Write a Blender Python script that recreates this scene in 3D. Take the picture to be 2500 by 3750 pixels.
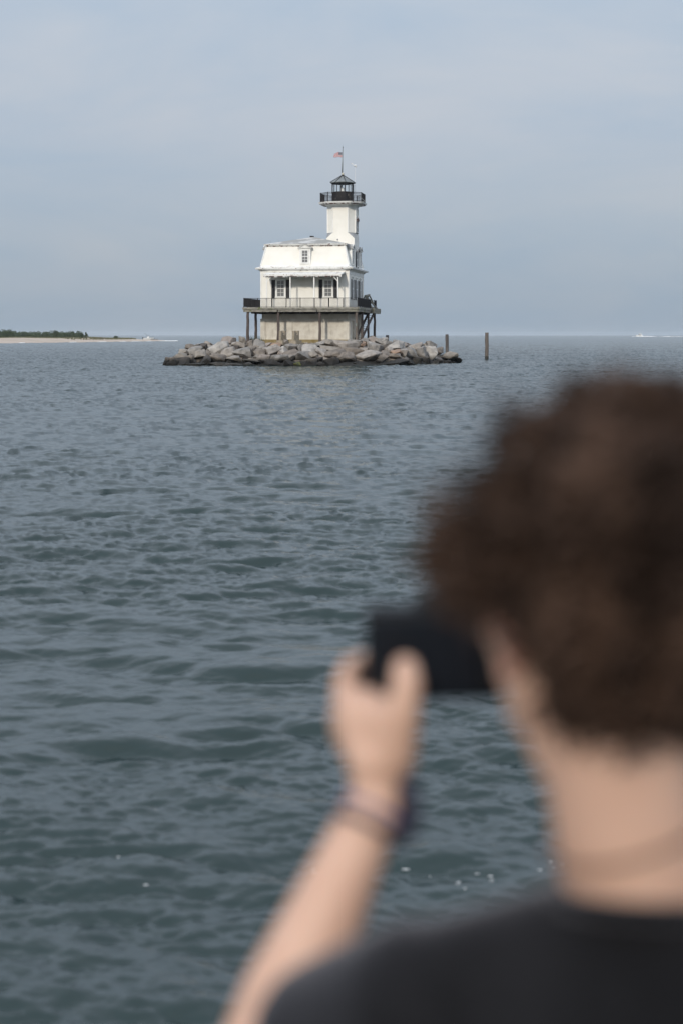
import bpy, bmesh, math, random
import numpy as np
from mathutils import Vector, Matrix, noise, Quaternion

for o in list(bpy.data.objects):
    bpy.data.objects.remove(o)
S = bpy.context.scene
COL = S.collection
R = math.radians
PI = math.pi

# ------------------------------------------------------------------ camera, sky, sun, exposure
H = 3.2                     # eye height above the water (upper deck of a ferry), metres
F = 5208.0                  # focal length in pixels of the 2500x3750 photograph
cd = bpy.data.cameras.new('camera_view')
cam = bpy.data.objects.new('camera_view', cd)
COL.objects.link(cam)
cam.location = (0, 0, H)
cam.rotation_euler = (R(90), 0, 0)
cd.sensor_fit = 'VERTICAL'
cd.sensor_height = 36
cd.sensor_width = 24
cd.lens = 50
cd.shift_y = -648 / 3750
cd.clip_start = 0.05
cd.clip_end = 60000
cd.dof.use_dof = True
cd.dof.focus_distance = 155
cd.dof.aperture_fstop = 1.75
S.camera = cam

SUN_EL, SUN_AZ = R(25), R(199)          # azimuth clockwise from +Y: behind the viewer, to the left
W = bpy.data.worlds.new('World')
S.world = W
W.use_nodes = True
nt = W.node_tree
nt.nodes.clear()
N = nt.nodes.new
L = nt.links.new
wo = N('ShaderNodeOutputWorld')
bg = N('ShaderNodeBackground')
bg.inputs['Strength'].default_value = 0.1
sky = N('ShaderNodeTexSky')
sky.sky_type = 'NISHITA'
sky.sun_disc = False
sky.sun_elevation = SUN_EL
sky.sun_rotation = SUN_AZ
sky.dust_density = 3.0
sky.air_density = 1.2
tc = N('ShaderNodeTexCoord')
sp = N('ShaderNodeSeparateXYZ')
L(tc.outputs['Generated'], sp.inputs[0])
# thin high overcast: layered colour by elevation, streaked by soft noise
ramp = N('ShaderNodeValToRGB')
cr = ramp.color_ramp
cr.elements[0].position = 0.0
cr.elements[0].color = (0.36, 0.425, 0.495, 1)
cr.elements[1].position = 1.0
cr.elements[1].color = (0.92, 1.0, 1.12, 1)
e = cr.elements.new(0.06); e.color = (0.41, 0.475, 0.55, 1)
e = cr.elements.new(0.14); e.color = (0.485, 0.54, 0.615, 1)
e = cr.elements.new(0.24); e.color = (0.51, 0.58, 0.665, 1)
e = cr.elements.new(0.36); e.color = (0.84, 0.94, 1.08, 1)
e = cr.elements.new(0.6); e.color = (0.92, 1.0, 1.12, 1)
L(sp.outputs['Z'], ramp.inputs[0])
mp = N('ShaderNodeMapping')
mp.inputs['Scale'].default_value = (1.2, 1.2, 4.2)
mp.inputs['Rotation'].default_value = (0, R(12), 0)
L(tc.outputs['Generated'], mp.inputs[0])
nz = N('ShaderNodeTexNoise')
nz.inputs['Scale'].default_value = 3.4
nz.inputs['Detail'].default_value = 7
nz.inputs['Roughness'].default_value = 0.55
nz.inputs['Distortion'].default_value = 0.4
L(mp.outputs[0], nz.inputs['Vector'])
cr2 = N('ShaderNodeValToRGB')
cr2.color_ramp.elements[0].position = 0.36
cr2.color_ramp.elements[0].color = (0.89, 0.955, 1.02, 1)
cr2.color_ramp.elements[1].position = 0.68
cr2.color_ramp.elements[1].color = (1.09, 1.055, 1.04, 1)
L(nz.outputs['Fac'], cr2.inputs[0])
mul = N('ShaderNodeMix'); mul.data_type = 'RGBA'; mul.blend_type = 'MULTIPLY'
mul.inputs[0].default_value = 1
L(ramp.outputs[0], mul.inputs[6]); L(cr2.outputs[0], mul.inputs[7])
# the scene's haze/cloud layer is expressed at the strength of the Nishita sky (x10, background at 0.1)
sc10 = N('ShaderNodeVectorMath'); sc10.operation = 'SCALE'
sc10.inputs['Scale'].default_value = 10.0
L(mul.outputs[2], sc10.inputs[0])
mix = N('ShaderNodeMix'); mix.data_type = 'RGBA'
mix.inputs[0].default_value = 0.92
L(sky.outputs[0], mix.inputs[6]); L(sc10.outputs[0], mix.inputs[7])
L(mix.outputs[2], bg.inputs['Color'])
L(bg.outputs[0], wo.inputs[0])

sd = bpy.data.lights.new('sun', 'SUN')
sd.energy = 2.2
sd.angle = R(5.0)
sd.color = (1.0, 0.92, 0.80)
sun = bpy.data.objects.new('sun', sd)
COL.objects.link(sun)
SDIR = Vector((math.sin(SUN_AZ) * math.cos(SUN_EL), math.cos(SUN_AZ) * math.cos(SUN_EL), math.sin(SUN_EL)))
sun.rotation_euler = SDIR.to_track_quat('Z', 'Y').to_euler()
sun.location = (-20, -20, 30)

S.view_settings.view_transform = 'Standard'
S.view_settings.look = 'None'
S.view_settings.exposure = 0.0
S.view_settings.gamma = 1.0
S.render.engine = 'CYCLES'
S.cycles.use_denoising = True
try:
    S.cycles.denoiser = 'OPENIMAGEDENOISE'
except Exception:
    pass
S.cycles.max_bounces = 6
S.cycles.transparent_max_bounces = 12
S.cycles.caustics_reflective = False
S.cycles.caustics_refractive = False


# ------------------------------------------------------------------ helpers
def at(px, py, Y):
    """the point at depth Y seen at photo pixel px,py"""
    return Vector(((px - 1250) / F * Y, Y, H + (1227 - py) / F * Y))


def tag(o, label=None, cat=None, group=None, kind=None):
    if label: o['label'] = label
    if cat: o['category'] = cat
    if group: o['group'] = group
    if kind: o['kind'] = kind
    return o


def empty(name, loc, rz=0, label=None, cat=None, group=None):
    o = bpy.data.objects.new(name, None)
    o.empty_display_size = 0.3
    COL.objects.link(o)
    o.location = loc
    o.rotation_euler = (0, 0, rz)
    return tag(o, label, cat, group)


class MB:
    def __init__(s, o=None, u=None, n=None):
        s.v = []; s.f = []
        s.fr = (Vector(o), Vector(u), Vector(n)) if o is not None else None

    def P(s, p):
        if s.fr is None:
            return tuple(p)
        o, u, n = s.fr
        q = o + u * p[0] + n * p[1]
        return (q.x, q.y, q.z + p[2])

    def add(s, vs, fs):
        b = len(s.v)
        s.v += [s.P(p) for p in vs]
        s.f += [tuple(i + b for i in f) for f in fs]

    def box(s, x0, x1, y0, y1, z0, z1):
        s.add([(x0, y0, z0), (x1, y0, z0), (x1, y1, z0), (x0, y1, z0), (x0, y0, z1), (x1, y0, z1), (x1, y1, z1), (x0, y1, z1)],
              [(0, 3, 2, 1), (4, 5, 6, 7), (0, 1, 5, 4), (1, 2, 6, 5), (2, 3, 7, 6), (3, 0, 4, 7)])

    def loft(s, r0, z0, r1, z1, c0=True, c1=True, skip=()):
        n = len(r0)
        vs = [(p[0], p[1], z0) for p in r0] + [(p[0], p[1], z1) for p in r1]
        fs = [(i, (i + 1) % n, n + (i + 1) % n, n + i) for i in range(n) if i not in skip]
        if c0: fs.append(tuple(range(n))[::-1])
        if c1: fs.append(tuple(range(n, 2 * n)))
        s.add(vs, fs)

    def siding(s, r0, z0, r1, z1, pitch=0.13, lap=0.018, skip=()):
        n = len(r0); k = max(1, round((z1 - z0) / pitch))
        for i in range(k):
            a, b = i / k, (i + 1) / k
            ra = [(r0[j][0] * (1 - a) + r1[j][0] * a, r0[j][1] * (1 - a) + r1[j][1] * a) for j in range(n)]
            rb = [(r0[j][0] * (1 - b) + r1[j][0] * b, r0[j][1] * (1 - b) + r1[j][1] * b) for j in range(n)]
            oa = offset(ra, lap)
            za, zb = z0 + (z1 - z0) * a, z0 + (z1 - z0) * b
            s.loft(oa, za, rb, zb, False, False, skip)
            s.add([(p[0], p[1], za) for p in ra] + [(p[0], p[1], za) for p in oa],
                  [(j, (j + 1) % n, n + (j + 1) % n, n + j) for j in range(n) if j not in skip])

    def tube(s, p0, p1, r0, r1=None, n=8, wob=0, seed=0, seg=1):
        r1 = r0 if r1 is None else r1
        p0 = Vector(p0); p1 = Vector(p1)
        d = (p1 - p0).normalized()
        a = d.orthogonal().normalized(); b = d.cross(a)
        rnd = random.Random(seed)
        vs = []
        for k in range(seg + 1):
            t = k / seg
            c = p0.lerp(p1, t)
            if wob:
                c = c + a * rnd.uniform(-wob, wob) + b * rnd.uniform(-wob, wob)
            r = r0 + (r1 - r0) * t
            for i in range(n):
                w = 2 * PI * i / n
                rr = r * (1 + (rnd.uniform(-.1, .1) if wob else 0))
                vs.append(tuple(c + a * (math.cos(w) * rr) + b * (math.sin(w) * rr)))
        fs = []
        for k in range(seg):
            for i in range(n):
                fs.append((k * n + i, k * n + (i + 1) % n, (k + 1) * n + (i + 1) % n, (k + 1) * n + i))
        fs.append(tuple(range(n))[::-1])
        fs.append(tuple(range(seg * n, seg * n + n)))
        s.add(vs, fs)

    def bar(s, p0, p1, w, h, up=(0, 0, 1)):
        p0 = Vector(p0); p1 = Vector(p1)
        d = (p1 - p0).normalized()
        sd_ = d.cross(Vector(up))
        if sd_.length < 1e-4: sd_ = Vector((1, 0, 0))
        sd_.normalize(); u2 = sd_.cross(d)
        vs = []
        for c in (p0, p1):
            for a, b in ((-1, -1), (1, -1), (1, 1), (-1, 1)):
                vs.append(tuple(c + sd_ * (a * w / 2) + u2 * (b * h / 2)))
        s.add(vs, [(0, 3, 2, 1), (4, 5, 6, 7), (0, 1, 5, 4), (1, 2, 6, 5), (2, 3, 7, 6), (3, 0, 4, 7)])

    def ball(s, c, r, sc=(1, 1, 1), nu=16, nv=10, rot=None):
        vs = []; fs = []
        for j in range(nv + 1):
            th = PI * j / nv
            for i in range(nu):
                ph = 2 * PI * i / nu
                p = Vector((r * sc[0] * math.sin(th) * math.cos(ph), r * sc[1] * math.sin(th) * math.sin(ph), r * sc[2] * math.cos(th)))
                if rot is not None: p = rot @ p
                vs.append(tuple(Vector(c) + p))
        for j in range(nv):
            for i in range(nu):
                fs.append((j * nu + i, (j + 1) * nu + i, (j + 1) * nu + (i + 1) % nu, j * nu + (i + 1) % nu))
        s.add(vs, fs)

    def cap(s, p0, p1, r0, r1, n=16):
        """tapered capsule (closed cone with ball ends)"""
        s.tube(p0, p1, r0, r1, n=n)
        s.ball(p0, r0, nu=n, nv=8); s.ball(p1, r1, nu=n, nv=8)

    def ring(s, f, r, n=48, seg=8):
        """closed round cord following f(angle)"""
        pts = [f(2 * PI * k / n) for k in range(n)]
        b = len(s.v); c = sum(pts, Vector((0, 0, 0))) / n
        for k, p in enumerate(pts):
            t = (pts[(k + 1) % n] - pts[k - 1]).normalized()
            e1 = (p - c); e1 = (e1 - t * e1.dot(t)).normalized(); e2 = t.cross(e1)
            s.v += [tuple(p + e1 * math.cos(2 * PI * i / seg) * r + e2 * math.sin(2 * PI * i / seg) * r) for i in range(seg)]
        s.f += [(b + k * seg + i, b + k * seg + (i + 1) % seg, b + ((k + 1) % n) * seg + (i + 1) % seg, b + ((k + 1) % n) * seg + i) for k in range(n) for i in range(seg)]

    def build(s, name, mat, parent=None, smooth=False, bevel=0):
        me = bpy.data.meshes.new(name)
        me.from_pydata(s.v, [], s.f)
        bm = bmesh.new(); bm.from_mesh(me)
        bmesh.ops.remove_doubles(bm, verts=bm.verts, dist=1e-5)
        bmesh.ops.delete(bm, geom=[v for v in bm.verts if not v.link_faces], context='VERTS')
        bmesh.ops.recalc_face_normals(bm, faces=bm.faces)
        bm.to_mesh(me); bm.free()
        if smooth:
            me.polygons.foreach_set('use_smooth', [True] * len(me.polygons))
        me.materials.append(mat)
        o = bpy.data.objects.new(name, me)
        COL.objects.link(o)
        if parent is not None: o.parent = parent
        if bevel:
            m = o.modifiers.new('bevel', 'BEVEL'); m.width = bevel; m.segments = 2; m.limit_method = 'ANGLE'
        return o


def offset(ring, e):
    n = len(ring); out = []
    area = sum(ring[i][0] * ring[(i + 1) % n][1] - ring[(i + 1) % n][0] * ring[i][1] for i in range(n))
    sg = 1 if area > 0 else -1
    for i in range(n):
        a, b, c = Vector(ring[i - 1][:2]), Vector(ring[i][:2]), Vector(ring[(i + 1) % n][:2])
        d0 = (b - a).normalized(); d1 = (c - b).normalized()
        n0 = Vector((d0.y, -d0.x)) * sg; n1 = Vector((d1.y, -d1.x)) * sg
        m = (n0 + n1)
        m = m / max(0.3, m.dot(n0)) if m.length > 1e-4 else n0
        out.append((b.x + m.x * e, b.y + m.y * e))
    return out


def rect(x0, x1, y0, y1):
    return [(x0, y0), (x1, y0), (x1, y1), (x0, y1)]


def oct_(cx, cy, w, side):
    h = w / 2; s_ = side / 2
    return [(cx - s_, cy - h), (cx + s_, cy - h), (cx + h, cy - s_), (cx + h, cy + s_), (cx + s_, cy + h), (cx - s_, cy + h), (cx - h, cy + s_), (cx - h, cy - s_)]


def mat(name, col, rough=0.6, col2=None, scale=4, detail=6, lo=0.35, hi=0.65, bump=0, bscale=20, metal=0,
        stain=None, sscale=3, slo=0.6, shi=0.66, stretch=(1, 1, 1), sstretch=(1, 1, 1), wet=None, spec=None, sss=0, coords='Object', coat=0):
    m = bpy.data.materials.new(name)
    m.use_nodes = True
    t = m.node_tree; nn = t.nodes.new; ll = t.links.new
    b = t.nodes['Principled BSDF']
    b.inputs['Base Color'].default_value = (*col, 1)
    b.inputs['Roughness'].default_value = rough
    b.inputs['Metallic'].default_value = metal
    if spec is not None: b.inputs['Specular IOR Level'].default_value = spec
    if coat: b.inputs['Coat Weight'].default_value = coat
    if sss:
        b.inputs['Subsurface Weight'].default_value = sss
        b.inputs['Subsurface Radius'].default_value = (1, .35, .2)
        b.inputs['Subsurface Scale'].default_value = 0.006
    tcn = nn('ShaderNodeTexCoord')
    src = tcn.outputs[coords]

    def nz_(sc_, det, st, rg=0.6):
        q = nn('ShaderNodeMapping'); q.inputs['Scale'].default_value = st
        ll(src, q.inputs[0])
        k = nn('ShaderNodeTexNoise'); k.inputs['Scale'].default_value = sc_; k.inputs['Detail'].default_value = det
        k.inputs['Roughness'].default_value = rg
        ll(q.outputs[0], k.inputs['Vector'])
        return k.outputs['Fac']

    def thr(f, a, c):
        k = nn('ShaderNodeMapRange'); k.inputs[1].default_value = a; k.inputs[2].default_value = c
        k.interpolation_type = 'SMOOTHSTEP'
        ll(f, k.inputs[0]); return k.outputs[0]

    def mx(f, a, c):
        k = nn('ShaderNodeMix'); k.data_type = 'RGBA'
        ll(f, k.inputs[0])
        for idx, v in ((6, a), (7, c)):
            if isinstance(v, tuple): k.inputs[idx].default_value = (*v, 1)
            else: ll(v, k.inputs[idx])
        return k.outputs[2]
    cur = col
    if col2 is not None:
        cur = mx(thr(nz_(scale, detail, stretch), lo, hi), col, col2)
    if stain is not None:
        cur = mx(thr(nz_(sscale, 8, sstretch, 0.65), slo, shi), cur, stain)
    if wet is not None:
        g = nn('ShaderNodeNewGeometry'); s3 = nn('ShaderNodeSeparateXYZ'); ll(g.outputs['Position'], s3.inputs[0])
        ad = nn('ShaderNodeMath'); ad.operation = 'MULTIPLY_ADD'
        q = nn('ShaderNodeTexNoise'); q.inputs['Scale'].default_value = 1.3; q.inputs['Detail'].default_value = 4
        ll(g.outputs['Position'], q.inputs['Vector'])
        ll(q.outputs['Fac'], ad.inputs[0]); ad.inputs[1].default_value = -0.8
        ll(s3.outputs['Z'], ad.inputs[2])
        f = thr(ad.outputs[0], wet[1] + 0.12, wet[1] - 0.12)
        f1 = thr(ad.outputs[0], wet[1] + 0.6, wet[1] + 0.05)
        if len(wet) > 2:
            cur = mx(f1, cur, wet[2])
        cur = mx(f, cur, wet[0])
    if not isinstance(cur, tuple):
        ll(cur, b.inputs['Base Color'])
    if bump:
        bn = nn('ShaderNodeBump'); bn.inputs['Strength'].default_value = 1; bn.inputs['Distance'].default_value = bump
        ll(nz_(bscale, 6, stretch), bn.inputs['Height']); ll(bn.outputs[0], b.inputs['Normal'])
    return m


M = {}
M['paint'] = mat('white_paint', (.85, .83, .775), .55, (.79, .77, .71), .7, 5, .35, .7, bump=.004, bscale=6)
M['paint_trim'] = mat('white_trim', (.85, .845, .82), .5, (.66, .65, .61), 1.3, 6, .4, .8)
M['peel'] = mat('peeling_paint', (.78, .775, .75), .6, (.52, .52, .49), 1.6, 7, .45, .75,
                stain=(.16, .06, .04), sscale=2.2, slo=.60, shi=.63, sstretch=(1, 1, 2.2), bump=.02, bscale=5)
M['peel_heavy'] = mat('peeling_eave', (.72, .71, .69), .7, (.4, .4, .38), 1.8, 7, .4, .65,
                      stain=(.10, .035, .025), sscale=2.5, slo=.5, shi=.54, sstretch=(1, 1, .8), bump=.02, bscale=5)
M['roofing'] = mat('weathered_roofing', (.31, .31, .30), .8, (.58, .58, .57), .55, 7, .44, .62, stain=(.2, .2, .19), sscale=.9, slo=.6, shi=.7, bump=.02, bscale=4)
M['flash'] = mat('grey_shingle', (.22, .23, .24), .7, (.32, .33, .34), 3, 6, .4, .6, stretch=(1, 1, .3))
M['lead'] = mat('lead_roof', (.16, .175, .18), .5, (.25, .27, .27), 2.5, 6, .35, .65, metal=.3, stretch=(1, 1, .4))
M['black'] = mat('black_metal', (.009, .008, .010), .55, (.014, .012, .015), 3, spec=.25)
M['peel_black'] = mat('peeling_black', (.009, .008, .010), .6, (.014, .013, .014), 3, spec=.25, stain=(.35, .31, .25), sscale=5, slo=.63, shi=.67, sstretch=(2.2, 2.2, .45))
M['shutter'] = mat('shutter_paint', (.02, .021, .027), .5, (.03, .03, .036), 2)
M['brick'] = mat('brick', (.18, .06, .045), .8, (.06, .04, .04), 5)
M['pane'] = mat('window_glass', (.15, .155, .16), .12, (.2, .2, .2), .7, 3, .3, .7)
M['sash'] = mat('sash_paint', (.72, .72, .71), .5)
M['concrete'] = mat('pale_concrete', (.64, .58, .48), .85, (.73, .68, .585), .9, 8, .38, .62, stain=(.45, .41, .35), sscale=.8, slo=.6, shi=.74, sstretch=(1.6, 1.6, .5), bump=.01, bscale=8)
M['concrete_trim'] = mat('grey_concrete', (.55, .51, .44), .85, (.66, .625, .55), 1.2, 8, .38, .62, stain=(.40, .37, .31), sscale=1.4, slo=.55, shi=.75, sstretch=(2, 2, .35), bump=.01, bscale=8)
M['algae'] = mat('ochre_stained_concrete', (.20, .15, .06), .85, (.29, .235, .13), 1.1, 7, .35, .65)
M['cradle'] = mat('old_concrete', (.33, .28, .215), .9, (.23, .20, .15), 2, 7, bump=.02, bscale=8)
M['wood'] = mat('weathered_timber', (.30, .285, .245), .85, (.16, .15, .13), 1.6, 8, .35, .62, stain=(.12, .135, .06), sscale=1.1, slo=.55, shi=.68, stretch=(1, 1, 4), bump=.012, bscale=9)
M['pile'] = mat('dark_piling_wood', (.062, .048, .044), .85, (.12, .095, .085), 2.2, 8, .35, .65, stretch=(4, 4, .5), bump=.02, bscale=6)
M['pile_pale'] = mat('grey_piling_wood', (.16, .135, .115), .85, (.09, .075, .065), 2.2, 8, .35, .65, stretch=(4, 4, .5), bump=.02, bscale=6,
                     wet=((.03, .03, .025), .1))
M['pile_wet'] = mat('dark_wet_piling_wood', (.075, .066, .062), .8, (.14, .12, .11), 2.2, 8, .4, .65, stretch=(4, 4, .5), bump=.02, bscale=6,
                    wet=((.02, .02, .018), .1))
M['beam'] = mat('near_black_beam', (.012, .012, .015), .7)  # even near-black for the slab and beams filling the gap under the deck
M['net'] = mat('green_tarp', (.12, .17, .15), .8, (.2, .22, .2), 3)
M['white'] = mat('white_gloss', (.8, .8, .8), .3)
M['gel'] = mat('boat_gelcoat', (.8, .8, .78), .25, (.72, .72, .7), 1)
M['dark_glass'] = mat('dark_glass', (.02, .025, .03), .08)
M['blue_canvas'] = mat('navy_canvas', (.02, .03, .06), .8)
M['ball'] = mat('finial_paint', (.55, .53, .45), .4, (.45, .43, .35), 9)
M['sand'] = mat('sand', (.42, .34, .27), .95, (.49, .41, .34), .08, 8, .3, .7, stain=(.36, .29, .23), sscale=.25, slo=.6, shi=.75, sstretch=(1, .2, 1))
M['dune'] = mat('dune_grass', (.16, .15, .09), .9, (.09, .10, .05), .8)
M['leafd'] = mat('dark_evergreen_leaves', (.030, .052, .026), .7, (.055, .08, .036), .35, 5)
M['leafl'] = mat('mid_green_leaves', (.05, .075, .033), .7, (.03, .05, .03), .35, 5)
M['bark'] = mat('bark', (.08, .065, .05), .9)
M['drift'] = mat('driftwood', (.14, .12, .10), .9)
M['foam'] = mat('sea_foam', (.8, .82, .84), .6)
M['ground'] = mat('gravel_and_rubble', (.17, .145, .125), .95, (.32, .28, .24), 1.2, 9, .4, .6, bump=.06, bscale=2.5, wet=((.018, .018, .017), .1))
M['deckp'] = mat('deck_paint', (.12, .13, .14), .6, (.16, .17, .17), 3)


def glass_mat(name):
    m = bpy.data.materials.new(name); m.use_nodes = True
    t = m.node_tree; t.nodes.clear()
    o = t.nodes.new('ShaderNodeOutputMaterial'); mx = t.nodes.new('ShaderNodeMixShader')
    a = t.nodes.new('ShaderNodeBsdfTransparent'); g = t.nodes.new('ShaderNodeBsdfGlossy')
    a.inputs[0].default_value = (.96, .975, .975, 1); g.inputs['Roughness'].default_value = .05
    fr = t.nodes.new('ShaderNodeFresnel'); fr.inputs[0].default_value = 1.2
    t.links.new(fr.outputs[0], mx.inputs[0]); t.links.new(a.outputs[0], mx.inputs[1]); t.links.new(g.outputs[0], mx.inputs[2])
    t.links.new(mx.outputs[0], o.inputs[0])
    return m


M['glass'] = glass_mat('lantern_glass')


# ------------------------------------------------------------------ water
def spectrum(Ltile, n, kmin, kmax, kp, wind, spread, seed, power=3.6):
    rs = np.random.RandomState(seed)
    k1 = np.fft.fftfreq(n, d=Ltile / n) * 2 * np.pi
    KX, KY = np.meshgrid(k1, k1, indexing='ij')
    K = np.sqrt(KX ** 2 + KY ** 2); K[0, 0] = 1e-6
    c = (KX * wind[0] + KY * wind[1]) / K
    A = K ** (-power) * np.exp(-(kp / K) ** 2) * (np.abs(c) ** spread + 0.05)
    A *= 1 / (1 + np.exp(-(K - kmin) * 4 / kmin)) * (K < kmax)
    A = np.sqrt(A)
    hk = A * (rs.normal(size=(n, n)) + 1j * rs.normal(size=(n, n)))
    h = np.fft.ifft2(hk)
    sc = 1 / h.real.std()
    dx = np.fft.ifft2(hk * (-1j) * KX / K)
    dy = np.fft.ifft2(hk * (-1j) * KY / K)
    return Ltile, n, h.real * sc, dx.real * sc, dy.real * sc


def sample(tile, x, y, rot=0.0):
    Lt, n, h, dx, dy = tile
    c, s_ = math.cos(rot), math.sin(rot)
    u = ((x * c + y * s_) / Lt * n) % n
    v = ((-x * s_ + y * c) / Lt * n) % n
    i = u.astype(int) % n; j = v.astype(int) % n
    fu = u - np.floor(u); fv = v - np.floor(v)
    i1 = (i + 1) % n; j1 = (j + 1) % n
    out = []
    for a in (h, dx, dy):
        out.append((a[i, j] * (1 - fu) + a[i1, j] * fu) * (1 - fv) + (a[i, j1] * (1 - fu) + a[i1, j1] * fu) * fv)
    X = out[1] * c - out[2] * s_; Yd = out[1] * s_ + out[2] * c
    return out[0], X, Yd


def make_water():
    rr = [3.4]
    while rr[-1] < 3200:
        r = rr[-1]
        if r < 200:
            s_ = min(max(r * r * 0.000135, .022), .30)
        else:
            s_ = .30 * (r / 200) ** 1.9
        rr.append(r + s_)
    rr = np.array(rr)
    aa = np.concatenate([np.linspace(R(-52), R(-16.2), 240, endpoint=False), np.linspace(R(-16.2), R(16.2), 610), np.linspace(R(16.2), R(52), 241)[1:]])
    na = len(aa)
    RR, AA = np.meshgrid(rr, aa, indexing='ij')
    X = RR * np.sin(AA); Y = RR * np.cos(AA)
    t1 = spectrum(83.0, 1024, .45, 20, 2.2, (0.18, 0.98), 5, 3, 3.2)
    t2 = spectrum(31.0, 1024, 3.0, 70, 8.0, (-0.22, 0.97), 2.5, 8, 2.9)
    t3 = spectrum(211.0, 512, .06, 1.2, .3, (0.2, .98), 2, 5)
    t4 = spectrum(9.7, 1024, 9, 160, 14, (0.1, 0.99), 2.5, 21, 3.3)
    ha, xa, ya = sample(t1, X * .85, Y * 1.1, .34)
    hb, xb, yb = sample(t1, X * .85 + 31, Y * 1.1 + 17, -.30)
    h1, x1, y1 = (ha + hb) * .72, (xa + xb) * .72, (ya + yb) * .72
    h2, x2, y2 = sample(t2, X * .85 + 9, Y * 1.25 + 4, -.15)
    h3, x3, y3 = sample(t3, X, Y, .3)
    h4, x4, y4 = sample(t4, X * .85, Y * 1.2, .15)
    gust = 1.0 + .45 * np.clip(h3, -1.5, 1.5)            # calmer and rougher patches
    h1 = 2.3 * np.tanh(h1 / 2.3); h2 = 2.3 * np.tanh(h2 / 2.3)
    f2 = gust * (1 + .7 * np.clip((RR - 25) / 60, 0, 1))
    f4 = gust * np.clip((110 - RR) / 80, 0, 1)
    A1, A2, A3, A4 = WAVE
    Z = A1 * h1 + A2 * f2 * h2 + A3 * h3 + A4 * f4 * h4
    X2 = X + A1 * x1 * .4 + A2 * f2 * x2 * .3
    # wind waves lean towards the viewer: short steep fronts, long easy backs
    Y2 = Y + A1 * y1 * .4 + A2 * f2 * y2 * .3 - .5 * A1 * h1 - .2 * A2 * f2 * h2
    nr = len(rr)
    co = np.stack([X2, Y2, Z], -1).reshape(-1, 3)
    # the sea beyond and beside: one flat sheet a little below the waves, reaching the horizon
    # a few flecks of foam riding on the nearest waves
    rnd = random.Random(31)
    fm = MB()
    for cx_, cy_, n_, sx_, sy_ in ((1660, 3220, 9, 40, 18), (1790, 3180, 8, 40, 12), (1960, 3175, 10, 60, 14), (2010, 3140, 6, 40, 10), (1520, 3175, 4, 30, 12), (450, 3165, 3, 14, 8), (530, 3225, 2, 10, 6), (1130, 3150, 5, 20, 14)):
        for _ in range((n_ + 2) // 3):
            px, py = rnd.gauss(cx_, sx_), rnd.gauss(cy_, sy_)
            r_ = H * F / (py - 1227); a_ = math.atan((px - 1250) / F); r_ /= math.cos(a_)
            ii = int(np.argmin(np.abs(rr - r_))); jj = int(np.argmin(np.abs(aa - a_)))
            p = (float(X2[ii, jj]), float(Y2[ii, jj]), float(Z[ii, jj]) + .003)
            q_ = rnd.uniform(.002, .0065)
            fm.ball(p, q_, (rnd.uniform(1.5, 4.5), 1.0, .35), nu=8, nv=5)
    tag(fm.build('foam', M['foam'], smooth=True), 'small white foam flecks floating on the nearest waves', 'foam', kind='stuff')
    ring = [-12000, -3000, -300, 0, 300, 3000, 12000]
    base = len(co)
    gx = np.array(ring, float)
    bx = np.stack(np.meshgrid(gx, gx, indexing='ij'), -1).reshape(-1, 2)
    co = np.concatenate([co, np.concatenate([bx, np.full((len(bx), 1), -.45)], 1)])
    i = np.arange(nr - 1)[:, None] * na + np.arange(na - 1)[None, :]
    q = np.stack([i, i + 1, i + na + 1, i + na], -1).reshape(-1, 4)[:, ::-1]
    k = len(ring)
    j = base + np.arange(k - 1)[:, None] * k + np.arange(k - 1)[None, :]
    q2 = np.stack([j, j + k, j + k + 1, j + 1], -1).reshape(-1, 4)
    q = np.concatenate([q, q2]).astype(np.int32)
    me = bpy.data.meshes.new('water')
    me.vertices.add(len(co)); me.vertices.foreach_set('co', co.astype(np.float32).ravel())
    me.loops.add(q.size); me.loops.foreach_set('vertex_index', q.ravel())
    me.polygons.add(len(q))
    me.polygons.foreach_set('loop_start', np.arange(len(q), dtype=np.int32) * 4)
    me.polygons.foreach_set('use_smooth', np.ones(len(q), dtype=bool))
    me.update(calc_edges=True); me.validate()
    m = bpy.data.materials.new('sea_water'); m.use_nodes = True
    t = m.node_tree; b = t.nodes['Principled BSDF']; nn = t.nodes.new; ll = t.links.new
    b.inputs['Base Color'].default_value = (.015, .031, .031, 1)
    b.inputs['Roughness'].default_value = .17
    b.inputs['IOR'].default_value = 1.47
    g = nn('ShaderNodeNewGeometry')
    mp_ = nn('ShaderNodeMapping'); mp_.inputs['Scale'].default_value = (.65, 1.2, 1)
    ll(g.outputs['Position'], mp_.inputs[0])
    n1 = nn('ShaderNodeTexNoise'); n1.inputs['Scale'].default_value = 5; n1.inputs['Detail'].default_value = 5; n1.inputs['Roughness'].default_value = .6
    ll(mp_.outputs[0], n1.inputs['Vector'])
    bn = nn('ShaderNodeBump'); bn.inputs['Strength'].default_value = 1.0; bn.inputs['Distance'].default_value = .012
    ll(n1.outputs['Fac'], bn.inputs['Height']); ll(bn.outputs[0], b.inputs['Normal'])
    me.materials.append(m)
    o = bpy.data.objects.new('water', me); COL.objects.link(o)
    tag(o, kind='structure')
    return o


WAVE = (.039, .0124, .035, .0058)
make_water()


# ------------------------------------------------------------------ far shore: sandspit
def seg_d(X, Y, a, b):
    ax, ay = a; bx, by = b
    dx, dy = bx - ax, by - ay
    t = np.clip(((X - ax) * dx + (Y - ay) * dy) / (dx * dx + dy * dy), 0, 1)
    return np.hypot(X - ax - t * dx, Y - ay - t * dy)


SHORE = [(-420, 330), (-230, 455), (-129, 540), (-110, 628), (-93, 730), (-86, 770), (-90, 800), (-118, 860), (-190, 960), (-420, 1150)]


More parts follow.
